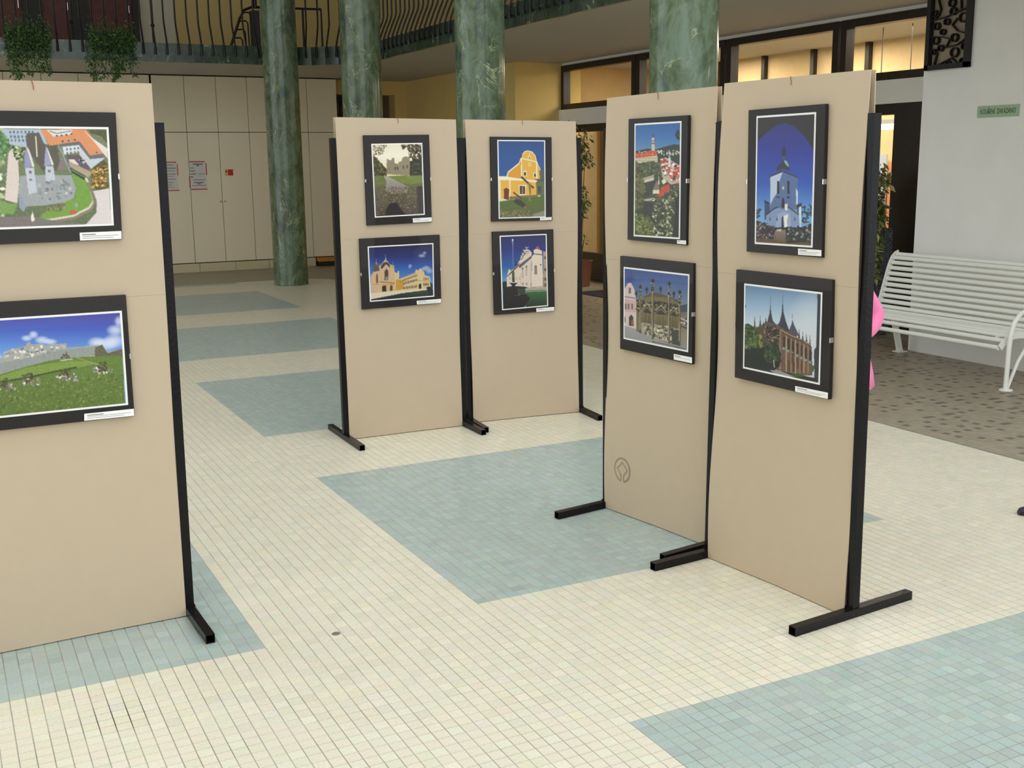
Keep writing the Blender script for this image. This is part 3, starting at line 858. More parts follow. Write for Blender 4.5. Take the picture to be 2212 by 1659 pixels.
# ================================================================== framed photographs
def homography(src, dst):
    A = []
    for (x, y), (u, v) in zip(src, dst):
        A.append([x, y, 1, 0, 0, 0, -u * x, -u * y, -u]); A.append([0, 0, 0, x, y, 1, -v * x, -v * y, -v])
    return np.linalg.svd(np.array(A))[2][-1].reshape(3, 3)
class Print:
    """a small colour print, painted shape by shape; shapes use the coordinates of an enlarged view whose corners are given"""
    def __init__(s, corners, w, h, inset, seed):
        s.w, s.h = w, h
        i = inset
        s.H = homography(corners, [(-i, -i), (1 + i, -i), (1 + i, 1 + i), (-i, 1 + i)])
        s.a = np.zeros((h, w, 3))
        yy, xx = np.mgrid[0:h, 0:w]
        s.U, s.V = (xx + .5) / w, (yy + .5) / h
        s.r = np.random.default_rng(seed)
        s.Hi = np.linalg.inv(s.H)
        q = np.stack([s.U, s.V, np.ones_like(s.U)], -1) @ s.Hi.T
        s.X, s.Y = q[..., 0] / q[..., 2], q[..., 1] / q[..., 2]
    def mask(s, pts):
        m = np.zeros_like(s.X, bool)
        n = len(pts)
        for k in range(n):
            x0, y0 = pts[k]; x1, y1 = pts[(k + 1) % n]
            if y0 == y1: continue
            c = ((y0 > s.Y) != (y1 > s.Y)) & (s.X < (x1 - x0) * (s.Y - y0) / (y1 - y0) + x0)
            m ^= c
        return m
    def sky(s, stops, y0, y1):
        t = np.clip((s.Y - y0) / (y1 - y0), 0, 1)
        ps = np.linspace(0, 1, len(stops))
        for c in range(3): s.a[..., c] = np.interp(t, ps, [q[c] for q in stops])
    def fill(s, pts, col, n=0.0, col2=None, y0=None, y1=None):
        m = s.mask(pts)
        c = np.array(col, float)[None, None] * np.ones_like(s.a)
        if col2 is not None:
            ys = [p[1] for p in pts]
            t = np.clip((s.Y - (min(ys) if y0 is None else y0)) / ((max(ys) - min(ys)) if y1 is None else (y1 - y0)), 0, 1)[..., None]
            c = c * (1 - t) + np.array(col2, float) * t
        if n: c = c + s.r.normal(0, n, s.X.shape)[..., None] + s.r.normal(0, n * .25, s.a.shape)
        s.a[m] = c[m]
        return s
    def rect(s, x0, y0, x1, y1, col, n=0.0): return s.fill([(x0, y0), (x1, y0), (x1, y1), (x0, y1)], col, n)
    def ell(s, x, y, rx, ry, col, n=0.0, soft=0.0):
        d = ((s.X - x) / rx) ** 2 + ((s.Y - y) / ry) ** 2
        if soft:
            t = np.clip((1 - d) / soft, 0, 1)[..., None]
            s.a[:] = s.a * (1 - t) + np.array(col, float) * t
        else:
            m = d < 1
            s.a[m] = np.array(col, float) + (s.r.normal(0, n, (m.sum(), 1)) if n else 0)
        return s
    def dots(s, pts, cols, k, r0, r1):
        """scatter of small blots inside a polygon: foliage, stones, people"""
        m = s.mask(pts)
        ii = np.argwhere(m)
        if len(ii) == 0: return s
        for _ in range(k):
            y, x = ii[s.r.integers(len(ii))]
            c = np.array(cols[s.r.integers(len(cols))], float) * s.r.uniform(.8, 1.2)
            s.ell(s.X[y, x], s.Y[y, x], s.r.uniform(r0, r1), s.r.uniform(r0, r1), c)
        return s
    def line(s, p, q, w, col):
        p, q = np.array(p, float), np.array(q, float)
        d = q - p; L = np.hypot(*d); d /= L; nn = np.array((-d[1], d[0])) * w / 2
        return s.fill([tuple(p + nn), tuple(q + nn), tuple(q - nn), tuple(p - nn)], col)
    def path(s, pts, w, col):
        for p, q in zip(pts[:-1], pts[1:]): s.line(p, q, w, col)
        return s
    def spire(s, x, y0, y1, w, col):
        return s.fill([(x, y0), (x + w * .18, y0 + (y1 - y0) * .5), (x + w / 2, y1), (x - w / 2, y1), (x - w * .18, y0 + (y1 - y0) * .5)], col)
    def done(s):
        a = np.clip(s.a, 2, 250) / 255
        b = a.copy()      # a light blur, as in a small print
        b[1:-1, 1:-1] = (a[1:-1, 1:-1] * 4 + a[:-2, 1:-1] + a[2:, 1:-1] + a[1:-1, :-2] + a[1:-1, 2:]) / 8
        return np.where(b <= .04045, b / 12.92, ((b + .055) / 1.055) ** 2.4)

def bil(q, u, v):
    return (q[0] * (1 - u) + q[1] * u) * (1 - v) + (q[3] * (1 - u) + q[2] * u) * v
def framed(stand_key, board, white, cap, paint, label, thick=.020, border=.026, lines=3):
    s = STANDS[stand_key]
    n = s['n']
    p0 = s['A'] + n * thick
    Q = lambda pts, off: [on_plane(x, y, p0 + n * off, n) for x, y in pts]
    qb = Q(board, 0)
    root = empty('framed_picture', (qb[2] + qb[3]) / 2)
    MB().quad_slab(*qb, -n * (thick - .0025)).build('mount_board', M_mount, root, bevel=.0012)
    qw = Q(white, .0006)
    bw = border; hw = np.linalg.norm(qw[1] - qw[0]); hh = np.linalg.norm(qw[3] - qw[0])
    bu, bv = bw * .30 / hw, bw * .30 / hh
    MB().quad_slab(*qw, -n * .0006).build('white_border', M_white, root)
    inner = [bil(qw, bu, bv), bil(qw, 1 - bu, bv), bil(qw, 1 - bu, 1 - bv), bil(qw, bu, 1 - bv)]
    inner = [p + n * .0005 for p in inner]
    col = paint()
    h, w = col.shape[:2]
    uu, vv = np.meshgrid(np.linspace(0, 1, w), np.linspace(0, 1, h))
    pts = np.zeros((h, w, 3))
    for k in range(3):
        pts[..., k] = (inner[0][k] * (1 - uu) + inner[1][k] * uu) * (1 - vv) + (inner[3][k] * (1 - uu) + inner[2][k] * uu) * vv
    idx = np.arange(h * w).reshape(h, w)
    f = np.stack([idx[:-1, :-1], idx[1:, :-1], idx[1:, 1:], idx[:-1, 1:]], -1).reshape(-1, 4)
    me = bpy.data.meshes.new('photo_print')
    me.vertices.add(h * w); me.vertices.foreach_set('co', pts.ravel())
    me.loops.add(f.size); me.loops.foreach_set('vertex_index', f.ravel())
    me.polygons.add(len(f)); me.polygons.foreach_set('loop_start', np.arange(len(f)) * 4)
    me.update(calc_edges=True)
    set_tint(me, col.reshape(-1, 3))
    link('photo_print', me, M_print, root)
    qg = [p + n * .0030 for p in Q(board, 0)]
    MB().quad_slab(*qg, -n * .0015).build('glass', M_glass, root)
    qc = Q(cap, .0040)
    c = MB().quad_slab(*qc, -n * .0008).build('caption_card', M_white, root)
    for k in range(lines):
        v0 = .22 + k * .24
        u1 = (.38, .93, .80)[k % 3]
        a = [bil(qc, .06, v0) + n * .0003, bil(qc, u1, v0) + n * .0003, bil(qc, u1, v0 + (.11 if k == 0 else .05)) + n * .0003, bil(qc, .06, v0 + (.11 if k == 0 else .05)) + n * .0003]
        MB().add(a, [(0, 3, 2, 1)]).build('text_line', M_ink, c, fix=False)
    for side in ((0, 3), (1, 2)):
        m_ = (qg[side[0]] + qg[side[1]]) / 2 + np.array((0, 0, .0))
        dd = s['d'] * (1 if side[0] == 1 else -1)
        z = np.array((0, 0, .010))
        MB().quad_slab(m_ - dd * .004 + z + n * .0012, m_ + dd * .0015 + z + n * .0012, m_ + dd * .0015 - z + n * .0012, m_ - dd * .004 - z + n * .0012, -n * .018).build('clip', M_clip, root)
    tag(root, label, 'picture', 'framed photographs on the stands')

def zpx(ox, oy, sc, pts): return [(ox + x * sc, oy + y * sc) for x, y in pts]

# --- ruined castle in a park
def paint_ruin():
    p = Print([(303, 293), (1098, 278), (1138, 1400), (358, 1445)], 130, 180, .02, 1)
    p.sky([(238, 228, 200), (246, 240, 218), (236, 222, 176)], 280, 700)
    p.dots([(305, 290), (560, 285), (480, 470), (330, 480)], [(150, 138, 108), (110, 98, 70), (190, 176, 140)], 130, 5, 14)
    p.dots([(760, 280), (1100, 280), (1105, 560), (910, 540), (880, 390), (790, 370)], [(70, 62, 30), (48, 42, 24), (120, 108, 40), (30, 26, 20), (214, 204, 178)], 260, 7, 20)
    p.fill([(545, 540), (560, 530), (580, 552), (620, 550), (628, 520), (662, 520), (666, 600), (720, 612), (735, 580), (756, 575), (780, 560), (786, 520), (820, 496), (896, 500), (906, 560), (914, 790), (545, 770)], (146, 134, 108), 10)
    for x, y in ((680, 680), (715, 675), (806, 660), (866, 655)): p.rect(x - 9, y - 24, x + 9, y + 24, (70, 62, 46))
    p.fill([(330, 490), (400, 520), (440, 640), (480, 625), (545, 690), (545, 800), (340, 850)], (58, 54, 26), 12).dots([(340, 480), (420, 560), (540, 690), (540, 790), (350, 830)], [(82, 78, 34), (40, 38, 20), (110, 104, 44)], 120, 6, 16)
    p.fill([(905, 570), (1000, 540), (1100, 530), (1105, 810), (905, 800)], (40, 42, 22), 10).dots([(910, 560), (1100, 540), (1100, 800), (910, 790)], [(56, 58, 30), (26, 28, 16), (80, 80, 38)], 90, 6, 16)
    p.fill([(340, 800), (1110, 785), (1140, 1440), (355, 1450)], (112, 116, 62), 8, (66, 54, 42))
    p.fill([(560, 800), (1100, 790), (1105, 900), (860, 930)], (118, 132, 58), 8)
    p.fill([(345, 830), (500, 810), (540, 880), (520, 930), (350, 910)], (104, 116, 48), 8)
    p.fill([(497, 795), (556, 798), (700, 870), (890, 965), (860, 1060), (600, 1080), (520, 1010), (540, 880)], (172, 166, 160), 6, (134, 122, 104))
    p.fill([(355, 960), (1120, 950), (1140, 1440), (360, 1450)], (108, 92, 72), 14, (54, 46, 38)) if False else None
    p.dots([(360, 960), (1120, 960), (1135, 1430), (365, 1440)], [(104, 92, 72), (82, 70, 54), (122, 108, 88), (68, 58, 46), (94, 80, 62)], 1500, 3, 9)
    p.dots([(420, 1000), (1080, 1000), (1110, 1400), (400, 1410)], [(196, 184, 156), (170, 154, 124)], 110, 3, 7)
    p.fill([(525, 1400), (540, 1300), (600, 1215), (700, 1212), (760, 1300), (840, 1390)], (30, 26, 24), 8)
    p.fill([(1010, 960), (1110, 950), (1130, 1390), (1040, 1390)], (58, 50, 50), 9)
    return p.done()
framed('s2', zpx(760, 270, .1386, [(182, 160), (1205, 150), (1250, 1515), (240, 1570)]), zpx(760, 270, .1386, [(303, 293), (1098, 278), (1138, 1400), (358, 1445)]),
       zpx(760, 270, .1386, [(950, 1455), (1245, 1440), (1245, 1505), (955, 1522)]), paint_ruin, 'upright framed photo of a pale path leading to a ruined castle')

# --- palace chapel and court
def paint_chapel():
    p = Print([(283, 352), (1460, 290), (1478, 1250), (325, 1345)], 170, 135, .02, 2)
    p.sky([(22, 26, 66), (24, 44, 110), (46, 96, 176), (80, 140, 206)], 330, 960)
    for x, y, rx, ry in ((1250, 520, 80, 42), (1300, 470, 44, 30), (1045, 700, 44, 34), (1035, 735, 26, 20)): p.ell(x, y, rx, ry, (176, 186, 206), soft=1.2)
    for x, y, rx, ry in ((1330, 740, 80, 50), (1380, 790, 80, 60), (1280, 760, 60, 40)): p.ell(x, y, rx, ry, (158, 170, 192), soft=1.0)
    p.fill([(770, 820), (790, 820), (820, 830), (830, 790), (850, 795), (850, 930), (1130, 820), (1140, 780), (1165, 765), (1185, 790), (1220, 740), (1290, 810), (1305, 870), (1390, 890), (1420, 1080), (1430, 1120), (780, 1160)], (216, 190, 140), 5)
    p.fill([(790, 950), (930, 945), (930, 1120), (790, 1140)], (196, 150, 62), 5)
    for r_, (ya, yb, za, zb) in enumerate(((940, 850, 975, 890), (1000, 930, 1040, 975), (1075, 1040, 1120, 1090))):
        for k in range(11):
            t = k / 10; x = 930 + t * 230
            p.rect(x - 7, ya + (yb - ya) * t + 2, x + 6, za + (zb - za) * t, (92, 76, 62))
    for x in (1290, 1325, 1362): p.rect(x - 8, 910, x + 8, 960, (84, 74, 66)); p.rect(x - 10, 1010, x + 10, 1055, (70, 62, 56))
    p.path([(860, 980), (1150, 960), (1400, 985)], 6, (130, 110, 84)); p.path([(850, 930), (1140, 830)], 8, (110, 98, 84))
    p.rect(1200, 1020, 1240, 1110, (40, 34, 34))
    p.fill([(345, 900), (360, 850), (385, 830), (395, 700), (440, 640), (480, 690), (520, 700), (545, 660), (600, 590), (640, 610), (690, 680), (760, 690), (770, 820), (785, 1170), (345, 1200)], (206, 176, 134), 6)
    p.fill([(385, 790), (400, 690), (430, 640), (490, 650), (500, 790), (400, 810)], (92, 84, 86), 14)
    p.fill([(520, 730), (560, 660), (610, 620), (660, 650), (700, 720), (690, 740), (620, 670), (540, 760)], (58, 56, 66), 8)
    p.spire(612, 450, 640, 30, (178, 164, 142)); p.spire(445, 530, 680, 22, (168, 156, 140)); p.spire(735, 610, 740, 18, (150, 140, 128))
    p.spire(506, 640, 800, 22, (196, 176, 144)); p.spire(760, 670, 800, 20, (190, 170, 138)); p.spire(690, 660, 800, 18, (190, 170, 138))
    p.fill([(590, 960), (592, 800), (625, 745), (658, 800), (662, 960)], (74, 62, 60), 6); p.fill([(600, 900), (658, 890), (660, 960), (600, 960)], (136, 130, 140), 6)
    p.fill([(440, 1010), (442, 870), (457, 830), (472, 870), (474, 1010)], (104, 82, 70))
    p.fill([(550, 1165), (548, 1070), (580, 1035), (618, 1050), (624, 1160)], (50, 40, 36)); p.fill([(690, 1150), (690, 1060), (710, 1040), (735, 1060), (735, 1140)], (90, 60, 40))
    p.path([(500, 985), (770, 1010)], 14, (120, 98, 80)); p.path([(380, 1040), (500, 1030)], 8, (150, 120, 92))
    p.fill([(560, 1030), (780, 1010), (780, 1040), (560, 1060)], (206, 160, 84))
    p.fill([(345, 1190), (790, 1150), (1430, 1100), (1440, 1130), (900, 1190), (345, 1300)], (222, 206, 178), 4)
    p.fill([(345, 1300), (900, 1190), (1350, 1130), (1470, 1120), (1478, 1240), (340, 1330)], (52, 76, 44), 6, (20, 26, 40))
    p.fill([(1330, 1080), (1400, 1070), (1440, 1120), (1470, 1240), (1380, 1230)], (30, 36, 34), 6); p.fill([(1395, 990), (1440, 1030), (1440, 1110), (1410, 1080)], (28, 34, 30))
    return p.done()
framed('s2', zpx(760, 490, .12055, [(138, 215), (1575, 140), (1605, 1365), (190, 1485)]), zpx(760, 490, .12055, [(283, 352), (1460, 290), (1478, 1250), (325, 1345)]),
       zpx(760, 490, .12055, [(1163, 1325), (1597, 1290), (1600, 1360), (1168, 1392)]), paint_chapel, 'wide framed photo of a cream chapel and palace court under deep blue sky')

# --- yellow gabled farmhouse with a draw well
def paint_barn():
    p = Print([(270, 175), (1087, 182), (1097, 1500), (295, 1522)], 125, 195, .02, 3)
    p.sky([(34, 74, 132), (36, 84, 150), (40, 88, 154)], 180, 900)
    Y = (232, 178, 66); Y2 = (222, 158, 42); WH = (244, 236, 206)
    p.fill([(385, 830), (430, 790), (450, 720), (540, 650), (560, 635), (640, 570), (668, 495), (690, 480), (700, 420), (740, 375), (800, 362), (870, 385), (920, 440), (945, 545), (980, 620), (1010, 690), (1012, 870), (385, 860)], WH)
    p.fill([(440, 820), (460, 740), (550, 668), (640, 600), (676, 520), (676, 850)], Y2, 5)
    p.fill([(692, 500), (706, 430), (745, 390), (800, 378), (865, 400), (908, 450), (935, 545), (935, 870), (692, 850)], Y, 4)
    p.fill([(952, 580), (1000, 690), (1005, 860), (952, 850)], Y, 4)
    p.path([(690, 495), (800, 525), (940, 555)], 15, WH)
    p.ell(820, 480, 26, 26, WH).ell(820, 484, 13, 11, (60, 50, 40)); p.rect(812, 412, 828, 440, WH); p.ell(825, 600, 30, 36, (240, 214, 140)); p.ell(825, 600, 17, 22, (232, 190, 96))
    for x0, x1, y0, y1 in ((715, 772, 712, 802), (888, 940, 738, 815)): p.rect(x0, y0, x1, y1, WH); p.rect(x0 + 12, y0 + 14, x1 - 12, y1 - 12, (64, 56, 44))
    p.fill([(300, 810), (1010, 880), (1010, 1160), (300, 1230)], Y, 4)
    p.fill([(300, 800), (400, 800), (680, 840), (950, 875), (950, 905), (680, 872), (300, 860)], WH)
    for x in (318, 488): p.rect(x - 9, 860, x + 9, 1170, WH)
    p.fill([(383, 1200), (383, 1020), (425, 995), (470, 1020), (470, 1195)], (112, 48, 24), 6); p.path([(378, 1030), (425, 1000), (476, 1030)], 12, (60, 36, 24))
    p.rect(640, 945, 762, 1108, WH); p.rect(654, 962, 746, 1094, (84, 60, 46)); p.rect(690, 970, 708, 1090, (150, 130, 110))
    p.fill([(930, 890), (1080, 880), (1090, 1130), (940, 1110)], (98, 110, 76), 8); p.rect(962, 970, 1020, 1080, (72, 72, 62)); p.fill([(985, 700), (1080, 690), (1085, 860), (1000, 850)], (84, 92, 78), 10)
    p.fill([(920, 840), (1040, 850), (1060, 885), (960, 890)], (92, 86, 70), 6)
    p.fill([(480, 1140), (960, 1110), (960, 1160), (480, 1190)], (120, 104, 86), 12)
    p.fill([(300, 1220), (700, 1170), (1090, 1130), (1100, 1510), (295, 1520)], (84, 112, 40), 9, (96, 98, 54)); p.fill([(300, 1160), (370, 1170), (470, 1200), (300, 1225)], (226, 214, 184))
    p.fill([(860, 1440), (1090, 1370), (1097, 1500), (600, 1500)], (146, 142, 118), 6)
    p.dots([(310, 1380), (800, 1360), (900, 1480), (310, 1500)], [(108, 110, 62), (90, 94, 48), (128, 122, 80)], 150, 8, 22)
    p.line((680, 808), (892, 998), 30, (66, 54, 36)); p.fill([(790, 900), (850, 930), (842, 1110), (852, 1220), (800, 1220), (822, 1100), (806, 980)], (140, 116, 62), 8)
    p.line((545, 1070), (690, 1172), 20, (58, 46, 34)); p.fill([(540, 1220), (600, 1180), (660, 1190), (770, 1290), (740, 1350), (690, 1310), (620, 1280)], (62, 58, 34), 10); p.fill([(720, 1310), (770, 1290), (765, 1340), (735, 1352)], (176, 92, 54))
    return p.done()
framed('s3', zpx(1040, 280, .12658, [(152, 120), (1198, 130), (1210, 1550), (175, 1570)]), zpx(1040, 280, .12658, [(270, 175), (1087, 182), (1097, 1500), (295, 1522)]),
       zpx(1040, 280, .12658, [(1000, 1505), (1198, 1492), (1198, 1540), (1000, 1550)]), paint_barn, 'framed photo of a yellow curved-gable farmhouse against blue sky', lines=2)

# --- palace with a fountain
def paint_fountain():
    p = Print([(325, 160), (1168, 125), (1195, 1420), (370, 1495)], 125, 190, .02, 4)
    p.sky([(30, 34, 84), (28, 44, 120), (36, 90, 160), (90, 150, 200)], 150, 960)
    C = (222, 206, 188)
    p.fill([(455, 880), (480, 800), (500, 750), (530, 790), (660, 680), (700, 570), (760, 470), (800, 400), (850, 410), (905, 470), (900, 560), (905, 1090), (460, 1090)], C, 5)
    p.fill([(455, 890), (540, 800), (680, 690), (660, 720), (520, 850), (460, 900)], (90, 62, 58)); p.fill([(660, 700), (900, 520), (905, 560), (690, 745)], (96, 88, 96), 6); p.fill([(640, 690), (780, 430), (800, 440), (690, 620)], (206, 200, 186), 8)
    p.path([(690, 600), (820, 450)], 12, (130, 80, 70)); p.path([(570, 770), (690, 660)], 12, (120, 74, 66))
    p.dots([(690, 560), (790, 370), (880, 380), (860, 470), (720, 600)], [(60, 56, 60), (190, 180, 166), (226, 218, 204)], 45, 6, 14)
    p.fill([(600, 700), (612, 580), (636, 640), (636, 690)], (38, 56, 56))
    p.fill([(905, 540), (935, 500), (940, 420), (990, 400), (1080, 430), (1090, 500), (1110, 1080), (905, 1090)], (228, 212, 194), 4); p.fill([(960, 405), (1005, 350), (1060, 408)], (172, 96, 78)); p.path([(935, 490), (1090, 505)], 16, (90, 80, 78))
    p.fill([(1105, 440), (1170, 460), (1190, 1080), (1110, 1080)], (176, 156, 130), 8)
    for y in (560, 770, 940, 1040): p.rect(1125, y - 30, 1165, y + 26, (104, 88, 74))
    p.fill([(950, 850), (952, 710), (975, 685), (995, 710), (997, 850)], (120, 108, 98)); p.rect(970, 720, 978, 850, (200, 190, 176)); p.ell(1062, 684, 12, 14, (70, 60, 58))
    for x, y0 in ((742, 750), (808, 715)): p.rect(x - 14, y0, x + 14, y0 + 165, (188, 172, 156)); p.ell(x, y0, 14, 20, (110, 98, 92))
    p.path([(885, 660), (890, 1090)], 8, (150, 128, 112)); p.path([(712, 830), (715, 1050)], 6, (176, 158, 142)); p.path([(1105, 780), (1110, 1060)], 8, (120, 106, 96))
    for x in (510, 632, 688): p.rect(x - 10, 900, x + 10, 950, (188, 172, 158))
    for x in (745, 810): p.rect(x - 13, 1000, x + 13, 1040, (150, 138, 128))
    p.path([(900, 1080), (1110, 1065)], 10, (176, 150, 110))
    p.fill([(378, 990), (420, 975), (452, 980), (455, 1075), (380, 1080)], (26, 44, 34), 5)
    p.fill([(780, 1090), (1180, 1080), (1182, 1140), (800, 1145)], (176, 160, 152), 4); p.fill([(790, 1140), (1180, 1125), (1195, 1430), (800, 1450)], (62, 110, 58), 7, (24, 40, 26)); p.path([(800, 1160), (1000, 1150), (1180, 1140)], 12, (140, 176, 136))
    for i in range(30):
        t = i / 29; w = 22 if t < .2 else 12
        p.ell(562 + 10 * t, 230 + 480 * t, w * (1 - .3 * t), 22, (150 - 40 * t, 170 - 20 * t, 214 - 16 * t), soft=1.6)
    p.ell(560, 245, 12, 20, (228, 234, 246))
    p.fill([(560, 800), (585, 790), (598, 850), (596, 990), (556, 990), (552, 900)], (70, 70, 52), 6); p.ell(572, 860, 24, 60, (84, 84, 62))
    D = (30, 28, 26)
    p.fill([(495, 1005), (655, 1005), (610, 1040), (600, 1060), (550, 1060), (540, 1035)], D, 4); p.fill([(378, 1080), (540, 1065), (610, 1060), (770, 1070), (840, 1085), (780, 1105), (385, 1105)], D, 4)
    p.fill([(385, 1100), (780, 1095), (782, 1200), (830, 1215), (825, 1245), (875, 1255), (860, 1300), (760, 1440), (390, 1480)], (36, 30, 28), 6, (16, 16, 22))
    p.fill([(640, 1100), (780, 1100), (780, 1200), (660, 1215)], (58, 62, 50), 8); p.path([(600, 1225), (700, 1215)], 6, (150, 160, 150))
    return p.done()
framed('s3', zpx(1040, 490, .12056, [(195, 90), (1290, 45), (1315, 1505), (235, 1580)]), zpx(1040, 490, .12056, [(325, 160), (1168, 125), (1195, 1420), (370, 1495)]),
       zpx(1040, 490, .12056, [(983, 1460), (1303, 1435), (1305, 1500), (985, 1525)]), paint_fountain, 'framed photo of a dark fountain jetting before a pale palace', lines=2)

# --- town with castle tower
def paint_town():
    p = Print([(218, 200), (760, 168), (742, 1535), (208, 1500)], 120, 300, .02, 5)
    p.sky([(40, 92, 158), (56, 112, 176), (96, 140, 180)], 190, 520); p.rect(150, 560, 800, 1600, (66, 74, 44), 10)
    p.fill([(460, 500), (600, 460), (680, 440), (745, 450), (745, 700), (230, 700), (230, 520), (370, 490)], (44, 58, 40), 8)
    p.dots([(250, 530), (740, 500), (740, 560), (480, 560)], [(214, 214, 204), (190, 190, 180), (60, 70, 46)], 80, 5, 12)
    p.fill([(412, 520), (416, 430), (412, 420), (418, 370), (430, 340), (446, 370), (448, 420), (456, 520)], (206, 190, 170), 5); p.rect(412, 425, 452, 436, (90, 84, 70)); p.ell(432, 350, 10, 16, (60, 74, 60)); p.line((434, 345), (434, 300), 4, (70, 80, 80)); p.rect(416, 398, 448, 412, (110, 120, 100))
    p.fill([(228, 540), (350, 540), (360, 520), (400, 510), (470, 520), (484, 570), (360, 600), (228, 600)], (198, 82, 46), 8); p.dots([(235, 550), (470, 540), (470, 560), (240, 580)], [(236, 200, 160)], 16, 3, 5)
    p.fill([(228, 600), (484, 568), (486, 640), (360, 720), (300, 740), (228, 650)], (206, 194, 160), 6)
    for y in (600, 630, 668):
        for x in range(250, 470, 24): p.rect(x, y - 7, x + 8, y + 6, (140, 128, 106))
    p.fill([(230, 640), (280, 660), (370, 640), (440, 630), (530, 700), (530, 800), (480, 830), (300, 790), (230, 800)], (74, 84, 46), 12).dots([(240, 660), (520, 660), (520, 800), (240, 800)], [(96, 104, 56), (58, 66, 36)], 110, 8, 20)
    p.fill([(510, 610), (580, 590), (740, 680), (740, 880), (640, 900), (540, 820)], (196, 176, 160), 8)
    for q in ([(508, 620), (560, 595), (590, 620), (600, 700), (580, 730), (530, 690)], [(630, 690), (740, 670), (740, 720), (660, 740)], [(620, 800), (740, 720), (740, 790), (650, 820)], [(560, 720), (600, 660), (640, 720), (600, 740)]): p.fill(q, (198, 74, 46), 12)
    p.dots([(510, 600), (740, 680), (740, 900), (560, 820)], [(226, 218, 204), (204, 84, 54), (60, 62, 46), (236, 232, 222), (176, 70, 48)], 110, 6, 16)
    p.fill([(606, 700), (610, 600), (622, 540), (634, 600), (636, 700)], (214, 222, 226)); p.ell(621, 575, 10, 22, (130, 170, 170))
    p.fill([(310, 830), (440, 790), (444, 850), (330, 880)], (206, 200, 180), 8); p.path([(315, 845), (440, 805)], 8, (120, 100, 80))
    p.fill([(330, 880), (450, 850), (480, 830), (470, 960), (380, 1040), (330, 1060)], (50, 58, 34), 8)
    p.fill([(430, 960), (475, 850), (508, 940), (500, 1000), (420, 1010)], (132, 120, 98), 6); p.rect(430, 960, 505, 1005, (224, 216, 200)); p.fill([(490, 900), (500, 800), (508, 900)], (224, 220, 214))
    p.fill([(455, 1030), (500, 1010), (530, 930), (620, 890), (630, 960), (560, 1000), (540, 1050)], (200, 72, 42), 9); p.fill([(530, 860), (560, 830), (590, 870), (550, 900)], (232, 224, 196))
    p.fill([(320, 1070), (440, 1050), (470, 1070), (330, 1100)], (180, 172, 158), 8)
    p.fill([(228, 1080), (380, 1090), (560, 1060), (740, 1000), (742, 1530), (212, 1500)], (58, 66, 36), 12, (44, 54, 26))
    p.fill([(310, 1080), (430, 1120), (420, 1300), (330, 1320)], (44, 48, 34), 6)
    p.dots([(430, 1050), (740, 900), (740, 1500), (430, 1480)], [(86, 94, 56), (44, 50, 30), (128, 130, 90), (60, 68, 38), (190, 186, 160)], 420, 5, 17)
    p.dots([(230, 640), (320, 780), (340, 980), (310, 1160), (230, 1180)], [(88, 92, 42), (64, 70, 32), (112, 110, 52)], 220, 8, 20)
    p.dots([(225, 1240), (400, 1260), (440, 1490), (218, 1490)], [(96, 106, 40), (70, 80, 30), (130, 134, 56)], 200, 8, 18)
    p.fill([(690, 1060), (740, 1000), (740, 1500), (650, 1500), (680, 1300)], (30, 34, 24), 6)
    p.dots([(700, 290), (745, 280), (745, 400), (700, 370)], [(30, 46, 30)], 16, 8, 16)
    return p.done()
framed('s4', zpx(1330, 230, .1869, [(148, 145), (838, 100), (815, 1605), (135, 1540)]), zpx(1330, 230, .1869, [(218, 200), (760, 168), (742, 1535), (208, 1500)]),
       zpx(1330, 230, .1869, [(708, 1545), (812, 1550), (812, 1595), (708, 1585)]), paint_town, 'tall framed photo of red roofs below a castle tower', lines=2)

